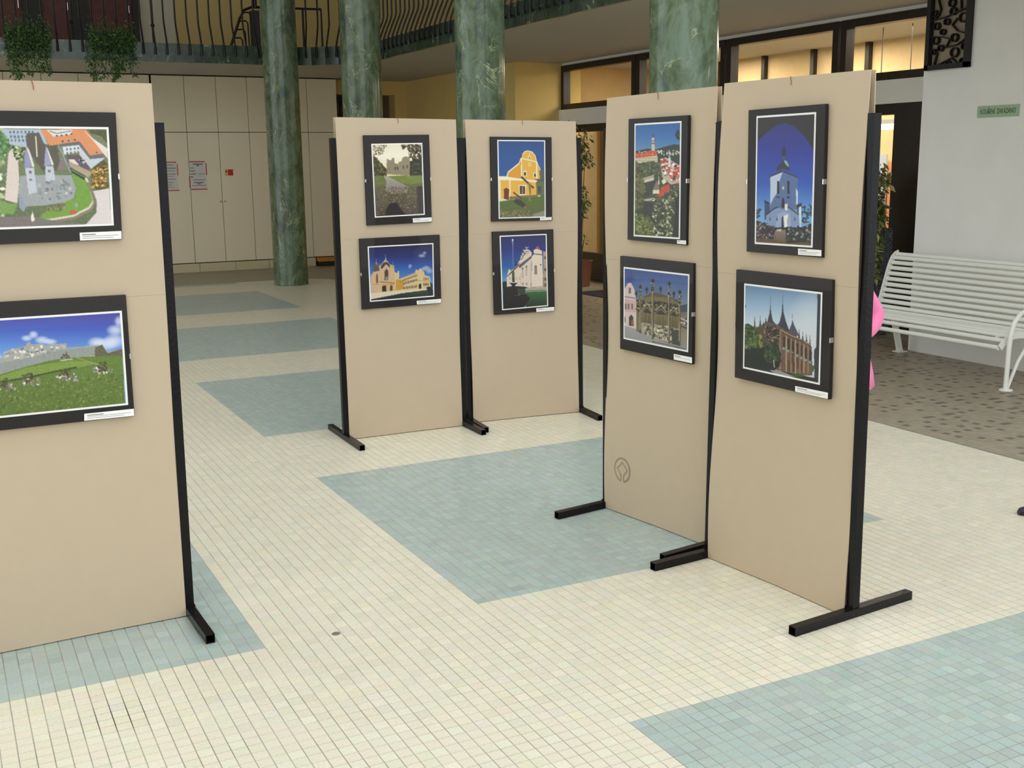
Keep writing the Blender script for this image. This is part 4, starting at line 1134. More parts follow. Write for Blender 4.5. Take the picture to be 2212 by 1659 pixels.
# --- gothic stone fountain house
def paint_gothic():
    p = Print([(110, 232), (1015, 335), (998, 1410), (108, 1225)], 165, 215, .02, 6)
    p.sky([(48, 66, 130), (66, 92, 150), (98, 118, 150), (120, 140, 160)], 240, 800)
    for x, y in ((420, 470), (900, 640), (700, 500)): p.ell(x, y, 160, 60, (92, 116, 160), soft=2)
    p.ell(200, 380, 70, 110, (36, 46, 120), soft=2)
    p.fill([(115, 560), (150, 500), (170, 460), (215, 450), (250, 520), (280, 610), (290, 1100), (115, 1060)], (214, 194, 190), 4); p.rect(185, 520, 212, 600, (110, 96, 92)); p.path([(115, 640), (285, 670)], 16, (150, 130, 126))
    p.fill([(115, 680), (288, 700), (288, 860), (115, 850)], (206, 172, 166), 4)
    for x in (140, 180, 230): p.rect(x - 12, 740, x + 12, 820, (120, 108, 104))
    p.fill([(185, 1045), (187, 930), (215, 890), (248, 930), (250, 1050)], (70, 58, 48)); p.fill([(115, 1000), (115, 900), (138, 930), (140, 1000)], (80, 70, 62)); p.ell(235, 1000, 18, 40, (140, 96, 50))
    p.fill([(890, 780), (985, 740), (980, 1340), (890, 1280)], (108, 104, 92), 10, (150, 140, 120)); p.fill([(880, 770), (985, 740), (985, 850), (890, 860)], (64, 74, 90), 6); p.dots([(890, 930), (980, 950), (980, 1040), (890, 1030)], [(208, 200, 184), (80, 70, 60)], 40, 6, 14); p.path([(890, 1050), (980, 1080)], 16, (60, 60, 44))
    p.fill([(110, 1040), (290, 1090), (480, 1180), (700, 1270), (980, 1340), (990, 1400), (108, 1220)], (160, 158, 160), 7, (142, 140, 140))
    p.fill([(360, 660), (510, 575), (640, 610), (860, 690), (890, 760), (360, 720)], (92, 84, 62), 10)
    p.fill([(285, 700), (360, 660), (500, 640), (740, 660), (880, 740), (890, 1330), (700, 1280), (500, 1200), (285, 1120)], (118, 106, 78), 16)
    p.dots([(290, 690), (880, 740), (880, 900), (290, 860)], [(52, 46, 36), (150, 138, 104), (70, 62, 46), (40, 36, 30)], 320, 7, 18)
    for x0, x1, y0, y1 in ((370, 500, 860, 1000), (545, 700, 880, 1040), (745, 850, 900, 1060)):
        p.fill([(x0, y1), (x0, y0 - 40), ((x0 + x1) / 2, y0 - 130), (x1, y0 - 20), (x1, y1 + 20)], (58, 52, 40), 10)
        p.fill([(x0, y1), (x0, y0), (x1, y0 + 20), (x1, y1 + 30)], (128, 112, 76), 8, (92, 84, 60))
        p.path([(x0, y0 - 40), ((x0 + x1) / 2, y0 - 120), (x1, y0 - 20)], 14, (168, 156, 122)); p.path([(x0, y0 - 10), ((x0 + x1) / 2, y0 - 70), (x1, y0 + 10)], 9, (150, 138, 106))
        for k in (1, 2): p.rect(x0 + (x1 - x0) * k / 3 - 4, y0, x0 + (x1 - x0) * k / 3 + 4, y1, (84, 76, 58))
    p.fill([(350, 1000), (500, 1020), (700, 1050), (870, 1090), (870, 1320), (500, 1210), (350, 1140)], (164, 156, 132), 14)
    p.dots([(400, 1010), (870, 1080), (870, 1310), (400, 1150)], [(96, 90, 70), (190, 184, 162), (60, 56, 44), (140, 130, 104)], 160, 8, 26)
    p.fill([(760, 1100), (860, 1110), (880, 1320), (770, 1290)], (66, 66, 54), 12)
    for x, y0, y1, w in ((342, 440, 1150, 28), (510, 350, 1230, 38), (734, 395, 1290, 34), (880, 510, 1310, 34)):
        p.rect(x - w * .38, y0 + 180, x + w * .38, y1, (92, 82, 62), 14); p.rect(x - w * .38, y0 + 200, x - w * .1, y1 - 60, (168, 156, 126), 10)
        p.spire(x, y0, y0 + 230, w * 1.1, (70, 60, 46)); p.ell(x, y0 + 70, w * .62, 26, (52, 44, 44)); p.dots([(x - w * .4, y0 + 100), (x + w * .4, y0 + 100), (x + w * .5, y0 + 240), (x - w * .5, y0 + 240)], [(160, 150, 124), (60, 54, 44)], 22, 5, 11)
    for x, y in ((427, 545), (617, 535), (798, 600), (285, 600)): p.spire(x, y - 60, y + 60, 20, (62, 54, 48)); p.ell(x, y, 20, 28, (60, 52, 54))
    p.path([(500, 1262), (960, 1362)], 10, (70, 66, 60))
    return p.done()
framed('s4', zpx(1330, 540, .15674, [(60, 82), (1075, 185), (1050, 1580), (60, 1362)]), zpx(1330, 540, .15674, [(110, 232), (1015, 335), (998, 1410), (108, 1225)]),
       zpx(1330, 540, .15674, [(800, 1432), (1050, 1482), (1050, 1562), (800, 1510)]), paint_gothic, 'framed photo of a weathered gothic fountain house with pinnacles', lines=2)

# --- white pilgrimage church seen through an arch
def paint_church():
    p = Print([(198, 228), (775, 188), (740, 1502), (180, 1465)], 140, 300, .02, 7)
    p.sky([(34, 40, 110), (34, 48, 150), (40, 84, 180), (110, 170, 216)], 240, 1200)
    p.a[p.mask([(180, 180), (790, 180), (785, 600), (740, 545), (700, 480), (640, 400), (560, 335), (480, 300), (400, 320), (300, 390), (215, 470), (180, 500)])] = (34, 26, 26)
    p.ell(470, 560, 200, 180, (46, 50, 140), soft=3)
    p.dots([(640, 1100), (735, 1080), (730, 1260), (640, 1260)], [(30, 44, 60), (50, 66, 84)], 50, 5, 14); p.dots([(190, 1130), (240, 1120), (240, 1200), (190, 1220)], [(36, 50, 66)], 20, 5, 12)
    p.spire(466, 455, 640, 30, (30, 28, 50)); p.ell(464, 580, 20, 42, (34, 32, 44)); p.rect(455, 620, 478, 660, (60, 90, 96))
    p.fill([(388, 760), (400, 720), (440, 680), (462, 655), (490, 670), (512, 720), (530, 760), (460, 740)], (40, 50, 52), 6); p.fill([(462, 660), (490, 665), (510, 700), (512, 730), (480, 700)], (130, 176, 170), 6)
    p.fill([(330, 810), (450, 765), (600, 820), (590, 1130), (330, 1130)], (86, 110, 156), 5)
    p.fill([(332, 830), (448, 780), (410, 900), (400, 970), (370, 1010), (330, 1090)], (188, 200, 218), 5); p.path([(325, 815), (450, 762), (600, 825)], 14, (50, 58, 76)); p.path([(335, 826), (448, 780)], 7, (220, 226, 232))
    for x in (408, 508): p.rect(x - 11, 860, x + 11, 980, (28, 32, 48))
    p.ell(457, 925, 9, 18, (200, 190, 170)); p.fill([(440, 1110), (445, 1030), (457, 1010), (470, 1040), (470, 1120)], (24, 26, 40))
    p.fill([(395, 1005), (425, 1010), (420, 1022), (392, 1015)], (22, 26, 36)); p.fill([(494, 1008), (522, 1005), (520, 1020), (494, 1022)], (22, 26, 36))
    p.fill([(580, 920), (600, 960), (596, 1090), (584, 1110)], (206, 216, 224))
    p.fill([(276, 1050), (326, 1070), (330, 1200), (275, 1230)], (52, 66, 100), 5); p.fill([(272, 1040), (330, 1068), (326, 1080), (276, 1064)], (30, 36, 44)); p.fill([(585, 1090), (637, 1068), (632, 1190), (600, 1190)], (60, 76, 110), 5); p.fill([(583, 1085), (638, 1065), (630, 1100), (600, 1120)], (36, 40, 46)); p.fill([(608, 1110), (632, 1100), (628, 1330), (600, 1330)], (214, 220, 222))
    p.fill([(290, 1190), (400, 1110), (460, 1130), (520, 1110), (610, 1180), (620, 1320), (290, 1290)], (128, 148, 186), 5); p.path([(290, 1180), (370, 1120), (410, 1105)], 12, (40, 46, 56)); p.path([(505, 1105), (610, 1180)], 12, (60, 60, 56)); p.fill([(470, 1080), (497, 1075), (497, 1145), (470, 1130)], (226, 226, 216))
    p.fill([(400, 1180), (460, 1150), (525, 1170), (535, 1310), (385, 1310)], (150, 166, 198), 4); p.fill([(440, 1310), (442, 1210), (455, 1190), (465, 1310)], (34, 34, 44)); p.fill([(462, 1190), (508, 1175), (495, 1230), (500, 1320), (470, 1320)], (232, 230, 216))
    for x in (398, 570, 330): p.fill([(x - 7, 1235), (x, 1195), (x + 7, 1235)], (50, 58, 84))
    p.fill([(190, 1230), (280, 1270), (380, 1300), (640, 1300), (735, 1260), (740, 1500), (180, 1465)], (30, 28, 30), 8)
    p.fill([(380, 1330), (500, 1320), (480, 1400), (490, 1470), (340, 1470), (360, 1400)], (132, 118, 104), 6, (92, 76, 50)); p.fill([(395, 1320), (440, 1315), (440, 1340), (395, 1335)], (200, 190, 160)); p.fill([(200, 1400), (350, 1410), (490, 1450), (735, 1440), (735, 1495), (190, 1460)], (92, 70, 34), 12)
    p.dots([(200, 1240), (370, 1290), (360, 1410), (200, 1400)], [(22, 20, 24), (52, 48, 50), (90, 50, 50), (150, 140, 140)], 90, 5, 14); p.dots([(490, 1300), (735, 1290), (735, 1430), (490, 1420)], [(20, 20, 22), (40, 38, 40), (140, 140, 146), (70, 70, 60)], 90, 5, 15)
    p.path([(650, 1265), (735, 1260)], 10, (130, 160, 190))
    return p.done()
framed('s5', zpx(1590, 200, .22312, [(120, 170), (868, 108), (832, 1600), (100, 1540)]), zpx(1590, 200, .22312, [(198, 228), (775, 188), (740, 1502), (180, 1465)]),
       zpx(1590, 200, .22312, [(600, 1510), (825, 1525), (825, 1585), (600, 1570)]), paint_church, 'tall framed photo of a white church seen through a dark arch')

# --- spired gothic church among trees
def paint_spires():
    p = Print([(202, 225), (1105, 330), (1075, 1400), (187, 1207)], 200, 235, .02, 8)
    p.sky([(98, 130, 166), (150, 178, 204), (196, 210, 222), (206, 214, 218)], 240, 900)
    p.ell(1000, 700, 320, 420, (212, 218, 222), soft=1.6)
    R = (58, 62, 74)
    p.fill([(470, 665), (495, 570), (504, 440), (512, 560), (530, 650), (575, 720), (560, 800), (460, 760)], R, 5)
    p.fill([(575, 720), (610, 670), (632, 580), (645, 410), (655, 560), (680, 660), (720, 770), (700, 800), (580, 760)], R, 5)
    p.fill([(715, 770), (745, 700), (757, 640), (775, 700), (830, 820), (800, 840), (715, 800)], (76, 82, 90), 5)
    for x, y in ((504, 380), (645, 325), (757, 575)): p.line((x, y), (x, y + 90), 4, (90, 100, 116))
    B = (104, 84, 68)
    p.fill([(315, 740), (380, 720), (460, 670), (580, 700), (640, 740), (760, 820), (860, 870), (950, 930), (980, 960), (985, 1290), (840, 1290), (620, 1240), (520, 1210), (330, 900)], B, 12)
    p.fill([(350, 740), (560, 700), (600, 940), (440, 940), (370, 850)], (84, 72, 62), 16)
    for x, y0, y1 in ((325, 575, 760), (388, 600, 720), (452, 610, 690), (425, 660, 720), (558, 680, 760), (680, 670, 780), (833, 750, 860), (876, 770, 900), (918, 800, 920), (958, 825, 960)): p.spire(x, y0, y1, 24, (62, 52, 48))
    p.path([(620, 760), (720, 820), (860, 880), (960, 930)], 14, (170, 140, 108)); p.path([(640, 790), (760, 850), (900, 900)], 8, (60, 50, 44))
    for k in range(7):
        x = 640 + k * 50; y = 900 + k * 26
        p.rect(x + 10, y - 60, x + 36, y + 60, (46, 42, 44), 6); p.fill([(x - 2, y + 62), (x + 32, y + 74), (x + 32, y + 100), (x - 2, y + 86)], (120, 160, 176), 8)
    for k, (x, y0, y1) in enumerate(((616, 780, 1240), (686, 830, 1255), (742, 860, 1265), (792, 880, 1270), (842, 900, 1285), (888, 930, 1260), (936, 950, 1270))):
        p.rect(x - 9, y0, x + 9, y1, (176, 142, 104) if k % 2 else (146, 116, 88), 12)
    for x, y in ((710, 1180), (770, 1190), (815, 1150), (760, 1090), (865, 1180)): p.rect(x - 14, y - 60, x + 14, y + 60, (84, 62, 48), 10)
    p.dots([(440, 720), (600, 760), (600, 920), (430, 930)], [(60, 54, 54), (150, 124, 96), (40, 38, 42)], 110, 6, 15)
    p.fill([(205, 700), (250, 690), (330, 740), (400, 860), (430, 960), (520, 900), (590, 930), (625, 1040), (610, 1180), (540, 1240), (190, 1220)], (34, 46, 28), 8, (18, 24, 16))
    p.dots([(215, 700), (330, 740), (400, 900), (420, 960), (215, 980)], [(70, 92, 42), (46, 66, 34), (96, 110, 56)], 160, 8, 20); p.dots([(420, 920), (590, 920), (620, 1130), (450, 1130)], [(48, 66, 36), (64, 82, 42), (30, 42, 28)], 130, 8, 20)
    p.dots([(355, 780), (400, 830), (425, 960), (380, 930)], [(150, 136, 66)], 24, 5, 12)
    p.fill([(1045, 345), (1085, 350), (1060, 1360), (1010, 1340), (1005, 1000), (1030, 960), (1035, 860)], (52, 56, 66), 4); p.fill([(985, 1170), (1010, 1180), (1000, 1250), (980, 1240)], (60, 96, 40))
    p.fill([(190, 1200), (500, 1215), (760, 1265), (1070, 1330), (1075, 1400), (187, 1215)], (34, 40, 32), 6); p.fill([(495, 1228), (600, 1230), (700, 1270), (800, 1310), (690, 1300), (540, 1262)], (150, 148, 152), 5); p.fill([(740, 1265), (860, 1270), (860, 1310), (760, 1300)], (56, 84, 36), 8)
    p.path([(540, 1110), (550, 1200)], 10, (200, 190, 160)); p.ell(216, 490, 10, 22, (60, 84, 70))
    return p.done()
framed('s5', zpx(1570, 570, .18685, [(108, 65), (1225, 185), (1180, 1570), (90, 1312)]), zpx(1570, 570, .18685, [(202, 225), (1105, 330), (1075, 1400), (187, 1207)]),
       zpx(1570, 570, .18685, [(790, 1412), (1168, 1490), (1165, 1562), (790, 1475)]), paint_spires, 'framed photo of a gothic church with three slate spires above trees')

s1 = STANDS['s1']
def s1_quad(tr_px, br_px, width, drop_t, drop_b):
    """a picture on the left stand given by its right edge and its width along the board (its left part lies outside the view)"""
    n = s1['n']; p0 = s1['A'] + n * .02
    a = on_plane(*tr_px, p0, n); b_ = on_plane(*br_px, p0, n)
    tl = a - s1['d'] * width + np.array((0, 0, drop_t)); bl = b_ - s1['d'] * width + np.array((0, 0, drop_b))
    t = proj(tl); q = proj(bl)
    return [(t[0], t[1]), tr_px, br_px, (q[0], q[1])]
W_AIR = s1_quad((234.4, 274.6), (246, 487), .555, .004, .0)
W_MEADOW = s1_quad((263, 671), (277, 874.6), .53, .004, .004)
# --- monastery seen from the air
def paint_aerial():
    p = Print([(x / .1929, (y - 220) / .1929) for x, y in W_AIR], 270, 190, .015, 9)
    p.sky([(120, 130, 96), (110, 122, 84), (96, 110, 70)], 280, 1420)
    p.a += p.r.normal(0, 14, p.X.shape)[..., None]
    p.dots([(-1090, 300), (40, 300), (60, 1400), (-1090, 1450)], [(104, 136, 84), (140, 166, 104), (84, 112, 66), (170, 186, 134), (206, 200, 176), (226, 220, 206)], 620, 14, 40)
    for k in range(4):
        x = -340 + (k % 2) * 40; y = 380 + k * 260
        p.fill([(x, y), (x + 150, y - 20), (x + 170, y + 60), (x + 10, y + 80)], (214, 128, 84), 10); p.fill([(x + 10, y + 80), (x + 170, y + 60), (x + 172, y + 110), (x + 12, y + 130)], (214, 214, 214), 6)
    p.fill([(30, 300), (460, 300), (540, 480), (480, 560), (110, 470)], (176, 190, 206), 6)
    for r_, y in enumerate((335, 385, 430)):
        for x in range(120 + r_ * 8, 400, 42): p.rect(x - 9, y - 14, x + 9, y + 14, (96, 104, 118))
    p.fill([(300, 350), (440, 340), (500, 470), (640, 480), (690, 760), (500, 790), (380, 640), (300, 480)], (92, 84, 72), 8)
    p.fill([(450, 305), (960, 300), (1060, 440), (1180, 570), (1010, 600), (880, 440), (660, 470), (560, 490)], (222, 146, 96), 6); p.fill([(530, 312), (810, 305), (800, 360), (600, 385)], (222, 222, 214), 5); p.path([(560, 325), (640, 350), (800, 320)], 9, (100, 110, 134))
    for x, y in ((640, 375), (690, 372), (745, 365), (800, 355), (705, 440), (770, 432), (838, 422), (1080, 565)): p.ell(x, y, 10, 10, (60, 56, 60))
    p.fill([(660, 470), (890, 440), (1010, 600), (1150, 580), (1150, 620), (1010, 640), (880, 480), (680, 495)], (104, 106, 112), 6)
    p.fill([(700, 500), (890, 480), (890, 560), (720, 590)], (218, 220, 222), 5); p.fill([(890, 490), (1005, 640), (1020, 750), (890, 590)], (206, 204, 208), 5); p.fill([(1005, 640), (1165, 625), (1150, 680), (1020, 750)], (196, 206, 218), 5)
    for x, y in ((752, 530), (793, 525), (838, 520), (875, 515), (755, 575), (795, 570), (838, 562), (875, 555)): p.rect(x - 8, y - 12, x + 8, y + 12, (104, 106, 116))
    p.fill([(740, 600), (890, 590), (1010, 750), (960, 800), (770, 690)], (100, 84, 92), 6); p.dots([(885, 640), (950, 650), (960, 700), (900, 690)], [(190, 204, 214), (40, 44, 50)], 20, 7, 16); p.fill([(765, 640), (830, 640), (890, 710), (800, 690)], (236, 218, 206), 4)
    p.fill([(655, 480), (690, 530), (790, 770), (810, 800), (790, 800), (740, 690)], (150, 160, 172)); p.fill([(690, 610), (740, 700), (720, 770), (640, 760)], (132, 120, 116), 8)
    p.fill([(930, 310), (1060, 420), (1200, 520), (1205, 640), (1150, 570), (1040, 430)], (232, 220, 206), 5); p.fill([(990, 310), (1195, 310), (1200, 470), (1130, 380), (1010, 350)], (84, 84, 48), 12)
    p.fill([(1030, 740), (1160, 640), (1200, 700), (1200, 960), (1120, 1000), (1020, 960)], (86, 78, 30), 14); p.dots([(1020, 760), (1200, 700), (1200, 960), (1020, 960)], [(170, 128, 40), (120, 84, 24), (64, 68, 30), (214, 176, 90)], 150, 7, 18)
    p.fill([(770, 660), (1030, 790), (990, 850), (780, 720)], (178, 158, 132), 6); p.fill([(790, 740), (960, 830), (940, 890), (800, 800)], (46, 52, 34), 6); p.path([(800, 760), (960, 850)], 14, (104, 140, 92))
    p.fill([(800, 790), (950, 880), (1020, 1000), (1040, 1120), (980, 1190), (840, 1250), (640, 1310), (400, 1340), (500, 1240), (720, 1130), (840, 1080), (850, 960)], (118, 158, 58), 8)
    p.fill([(1040, 1000), (1220, 970), (1250, 1380), (960, 1380), (1080, 1240), (1080, 1110)], (222, 212, 208), 5)
    p.path([(960, 850), (1010, 960), (1050, 1110), (1000, 1190), (820, 1280), (600, 1320), (390, 1345)], 26, (216, 206, 186)); p.path([(985, 900), (1030, 1020), (1060, 1130), (1020, 1210), (850, 1300), (640, 1345)], 26, (140, 124, 104))
    p.fill([(380, 1290), (660, 1345), (960, 1370), (960, 1400), (-20, 1410), (-20, 1290)], (126, 114, 110), 8)
    p.fill([(100, 560), (150, 520), (210, 640), (220, 900), (200, 1140), (60, 1100), (90, 700)], (222, 206, 196), 5)
    p.fill([(0, 1120), (200, 1150), (160, 1260), (20, 1260)], (124, 158, 80), 8); p.dots([(0, 330), (110, 440), (100, 560), (0, 600)], [(104, 146, 88), (76, 116, 66)], 60, 12, 30)
    p.dots([(150, 500), (290, 490), (260, 640), (180, 660)], [(70, 96, 40), (196, 206, 150), (40, 50, 30)], 50, 7, 18)
    p.fill([(230, 830), (420, 820), (800, 820), (850, 960), (830, 1080), (720, 1130), (480, 1165), (290, 1175), (210, 1010)], (162, 164, 164), 8)
    p.fill([(210, 1000), (300, 1180), (270, 1240), (220, 1180)], (150, 156, 176), 5)
    p.fill([(285, 740), (385, 740), (420, 1010), (330, 1040)], (196, 202, 208), 5); p.fill([(510, 720), (600, 715), (625, 880), (520, 900)], (196, 202, 208), 5)
    for x in (335, 350): p.rect(x - 6, 775, x + 6, 800, (80, 82, 90)); p.rect(x + 4, 860, x + 16, 885, (80, 82, 90))
    for x in (548, 566): p.rect(x - 6, 760, x + 6, 790, (80, 82, 90))
    p.fill([(280, 745), (280, 600), (300, 500), (380, 720)], (150, 150, 186), 4); p.fill([(300, 500), (330, 530), (392, 720), (370, 735)], (232, 226, 206)); p.fill([(500, 720), (505, 590), (520, 490), (600, 705)], (160, 160, 190), 4); p.fill([(520, 490), (545, 540), (606, 700), (585, 712)], (236, 230, 208))
    p.dots([(430, 900), (800, 860), (820, 1060), (450, 1120)], [(150, 154, 156), (172, 174, 174), (140, 144, 148)], 60, 10, 24)
    p.fill([(395, 380), (408, 380), (428, 615), (416, 615)], (236, 230, 196)); p.ell(820, 1240, 40, 26, (196, 96, 60)); p.ell(856, 1160, 16, 30, (150, 166, 160)); p.fill([(350, 1290), (372, 1230), (395, 1330), (360, 1350)], (236, 230, 216))
    p.dots([(480, 1180), (760, 1150), (700, 1220), (500, 1230)], [(110, 96, 70), (140, 128, 96)], 30, 8, 18)
    return p.done()
framed('s1', s1_quad((250, 243), (264.3, 517), .62, .004, .0), W_AIR,
       [(172, 502.6), (262, 499), (263, 516), (173, 519.6)], paint_aerial, 'wide framed aerial photo of a twin-towered monastery')

# --- hill castle over a meadow
def paint_meadow():
    p = Print([(x / .1929, (y - 620) / .1929) for x, y in W_MEADOW], 270, 190, .015, 10)
    p.sky([(70, 70, 160), (70, 96, 190), (96, 140, 214), (130, 176, 226)], 300, 820)
    for x, y, rx, ry in ((300, 570, 70, 40), (375, 530, 60, 50), (470, 590, 90, 50), (560, 610, 90, 40), (1080, 620, 110, 70), (1180, 640, 140, 80), (1280, 600, 130, 90), (1290, 480, 110, 70), (1330, 380, 60, 70), (-100, 800, 160, 60), (-500, 700, 200, 60), (-700, 560, 160, 50)): p.ell(x, y, rx, ry, (226, 230, 240), soft=1.2)
    p.fill([(0, 800), (60, 760), (100, 700), (290, 660), (300, 620), (340, 610), (350, 640), (490, 630), (500, 650), (560, 650), (570, 640), (740, 630), (750, 680), (900, 665), (1100, 645), (1140, 690), (1200, 720), (1370, 690), (1380, 800), (900, 780), (300, 880), (0, 990), (-1000, 1100), (-1000, 900)], (168, 168, 158), 8)
    p.dots([(20, 780), (110, 700), (740, 640), (740, 690), (300, 800)], [(196, 194, 184), (150, 152, 148), (136, 142, 144), (214, 210, 198)], 110, 9, 22)
    p.fill([(0, 850), (280, 800), (700, 700), (1080, 660), (1080, 760), (800, 790), (300, 890), (0, 990)], (150, 156, 150), 7)
    p.fill([(1060, 680), (1140, 640), (1200, 740), (1370, 690), (1380, 800), (1060, 780)], (106, 98, 78), 8)
    p.fill([(-1000, 1100), (0, 980), (300, 890), (560, 820), (900, 780), (1370, 770), (1400, 1330), (-1000, 1560)], (104, 130, 56), 9, (92, 112, 48))
    p.fill([(0, 1000), (300, 900), (800, 820), (1100, 850), (900, 900), (400, 980), (0, 1060)], (128, 152, 68), 8); p.path([(0, 1065), (300, 1020), (600, 950), (860, 900)], 20, (66, 84, 36)); p.path([(860, 790), (1000, 840), (1100, 870)], 12, (160, 156, 96))
    p.dots([(-900, 1180), (1380, 960), (1395, 1320), (-900, 1500)], [(92, 114, 48), (108, 126, 58), (98, 118, 52), (118, 132, 66)], 700, 6, 15)
    for x, y in ((320, 1060), (740, 1010), (60, 1110), (1150, 930), (-500, 1180)):
        p.dots([(x - 110, y - 20), (x + 120, y - 50), (x + 130, y + 50), (x - 90, y + 60)], [(206, 200, 206), (160, 154, 152), (120, 116, 96)], 24, 8, 17); p.dots([(x - 70, y - 80), (x + 50, y - 100), (x + 40, y + 10), (x - 60, y + 20)], [(84, 84, 54), (100, 94, 66), (70, 70, 46)], 22, 8, 16)
    p.dots([(680, 800), (740, 730), (820, 800)], [(110, 100, 80), (90, 84, 66)], 18, 8, 16); p.path([(670, 825), (810, 805)], 12, (206, 200, 184))
    return p.done()
framed('s1', s1_quad((272, 637), (291, 898.7), .60, .004, .004), W_MEADOW,
       [(182, 894), (289, 883), (290, 898), (182, 909)], paint_meadow, 'wide framed photo of a hilltop castle ruin above a green meadow')

# ================================================================== bench by the right-hand wall
BN = empty('park_bench', (5.8, 2.75, 0))
Y0, Y1 = 1.93, 3.63
prof = [(5.46, .335), (5.515, .385), (5.58, .415), (5.64, .425), (5.70, .422), (5.76, .414), (5.82, .41), (5.868, .425), (5.900, .458),
        (5.922, .506), (5.938, .556), (5.953, .606), (5.968, .656), (5.983, .706), (5.998, .756), (6.014, .806), (6.032, .854), (6.056, .898), (6.090, .928)]
for (x, z) in prof:
    MB().tube([(x, Y0, z), (x, Y1, z)], .0190, 12).build('bar', M_bench, BN, True)
for y in (Y0 - .014, Y1 + .014):
    mb = MB()
    P3 = [np.array((x, y, z)) for x, z in prof] + [np.array((6.125, y, .94))]
    ring = []
    o = len(mb.v)
    for i, p in enumerate(P3):
        t = P3[min(i + 1, len(P3) - 1)] - P3[max(i - 1, 0)]; t /= np.linalg.norm(t)
        nrm = np.array((-t[2], 0, t[0]))
        for sy in (-.006, .006):
            for so in (-.026, .026):
                mb.v.append(tuple(p + nrm * so + np.array((0, sy, 0))))
    for i in range(len(P3) - 1):
        a, b_ = i * 4, i * 4 + 4
        mb.f += [(a, a + 1, b_ + 1, b_), (a + 2, b_ + 2, b_ + 3, a + 3), (a, b_, b_ + 2, a + 2), (a + 1, a + 3, b_ + 3, b_ + 1)]
    e = (len(P3) - 1) * 4
    mb.f += [(0, 2, 3, 1), (e, e + 1, e + 3, e + 2)]
    mb.build('end_plate', M_bench, BN)
for y in (Y0 - .06,):
    MB().tube([(5.50, y, .008), (5.505, y, .30), (5.515, y, .44), (5.545, y, .535), (5.61, y, .60), (5.72, y, .635), (5.90, y, .64), (5.96, y, .62)], .019, 12).build('arm_rest', M_bench, BN, True)
    MB().tube([(5.515, y, .008), (5.62, y, .22), (5.76, y, .40)], .014, 10).build('brace', M_bench, BN, True)
    MB().lathe((5.505, y, .0005), [(.052, 0), (.052, .006), (.044, .010)], 20).build('foot_plate', M_bench, BN)
for y in (Y0 + .10, Y1 - .02):
    MB().beam((6.17, y, .008), (6.05, y, .42), .035, .05).build('leg', M_bench, BN)
    MB().box(6.12, 6.23, y - .045, y + .045, .0005, .010).build('foot_plate', M_bench, BN)
    MB().beam((5.55, y, .385), (6.06, y, .385), .03, .04).build('seat_rail', M_bench, BN)
tag(BN, 'white bench of curved metal bars standing against the pale wall', 'bench')

# ================================================================== on the pale wall: iron grille and sign
def wall_pt(px, py): return on_plane(px, py, (XW - .02, 0, 0), (1, 0, 0))
Z1G, Z0G = 3.26, 2.578
YL, YR = 3.585, 3.105
GR = empty('iron_grille', (XW - .02, (YL + YR) / 2, Z0G))
MB().box(XW - .004, XW - .0005, YR + .01, YL - .01, Z0G + .01, Z1G - .01).build('recess_shade', mat('shaded_taupe', (160, 146, 124), .9), GR)  # added plate; its darker tone stands in for the recess's shade
for a, b_ in (((YL - .022, Z0G), (YL - .022, Z1G)), ((YR + .022, Z0G), (YR + .022, Z1G)), ((YL, Z0G + .022), (YR, Z0G + .022)), ((YL, Z1G - .022), (YR, Z1G - .022))):
    MB().box(XW - .055, XW - .003, min(a[0], b_[0]) - (.022 if a[0] == b_[0] else 0), max(a[0], b_[0]) + (.022 if a[0] == b_[0] else 0), min(a[1], b_[1]) - (.022 if a[1] == b_[1] else 0), max(a[1], b_[1]) + (.022 if a[1] == b_[1] else 0)).build('frame_bar', M_iron, GR)
def gz(zx, zy): return wall_pt(1980 + zx * .1627, zy * .1627)
for (x, y, r) in ((485, 40, 60), (500, 150, 56), (635, 230, 72), (415, 290, 50), (280, 350, 55), (360, 425, 45), (515, 500, 62), (330, 640, 50), (650, 610, 55), (515, 695, 72), (625, 815, 55), (430, 845, 42), (250, 180, 50), (265, 540, 62), (235, 690, 46)):
    c = gz(x, y); R = r * .1627 / 270
    mb = MB(); N_ = 22
    for k in range(N_):
        a = 2 * math.pi * k / N_
        for (rr, dx) in ((R, -.045), (R, -.008), (R - .006, -.008), (R - .006, -.045)):
            mb.v.append((XW + dx, c[1] + rr * math.cos(a), c[2] + rr * math.sin(a)))
    for k in range(N_):
        for q in range(4): mb.f.append((k * 4 + q, ((k + 1) % N_) * 4 + q, ((k + 1) % N_) * 4 + (q + 1) % 4, k * 4 + (q + 1) % 4))
    mb.build('ring', M_iron, GR)
for pts in ([(240, 890), (270, 780), (290, 700)], [(250, 270), (310, 200), (340, 130), (310, 0)], [(200, 280), (400, 230), (600, 140), (720, 90)], [(560, 240), (490, 330), (560, 410), (700, 455)], [(200, 495), (350, 490), (460, 520), (400, 640)], [(390, 635), (560, 590), (640, 530), (700, 465)], [(270, 880), (400, 810), (480, 770), (550, 835)], [(610, 0), (610, 120)]):
    mb = MB(); w3 = [gz(*p) for p in pts]
    for p, q in zip(w3[:-1], w3[1:]):
        mb.beam((XW - .03, p[1], p[2]), (XW - .03, q[1], q[2]), .008, .03, up=(1, 0, 0))
    mb.build('scroll_bar', M_iron, GR)
tag(GR, 'dark wrought iron grille with rings mounted on the pale wall', 'grille')

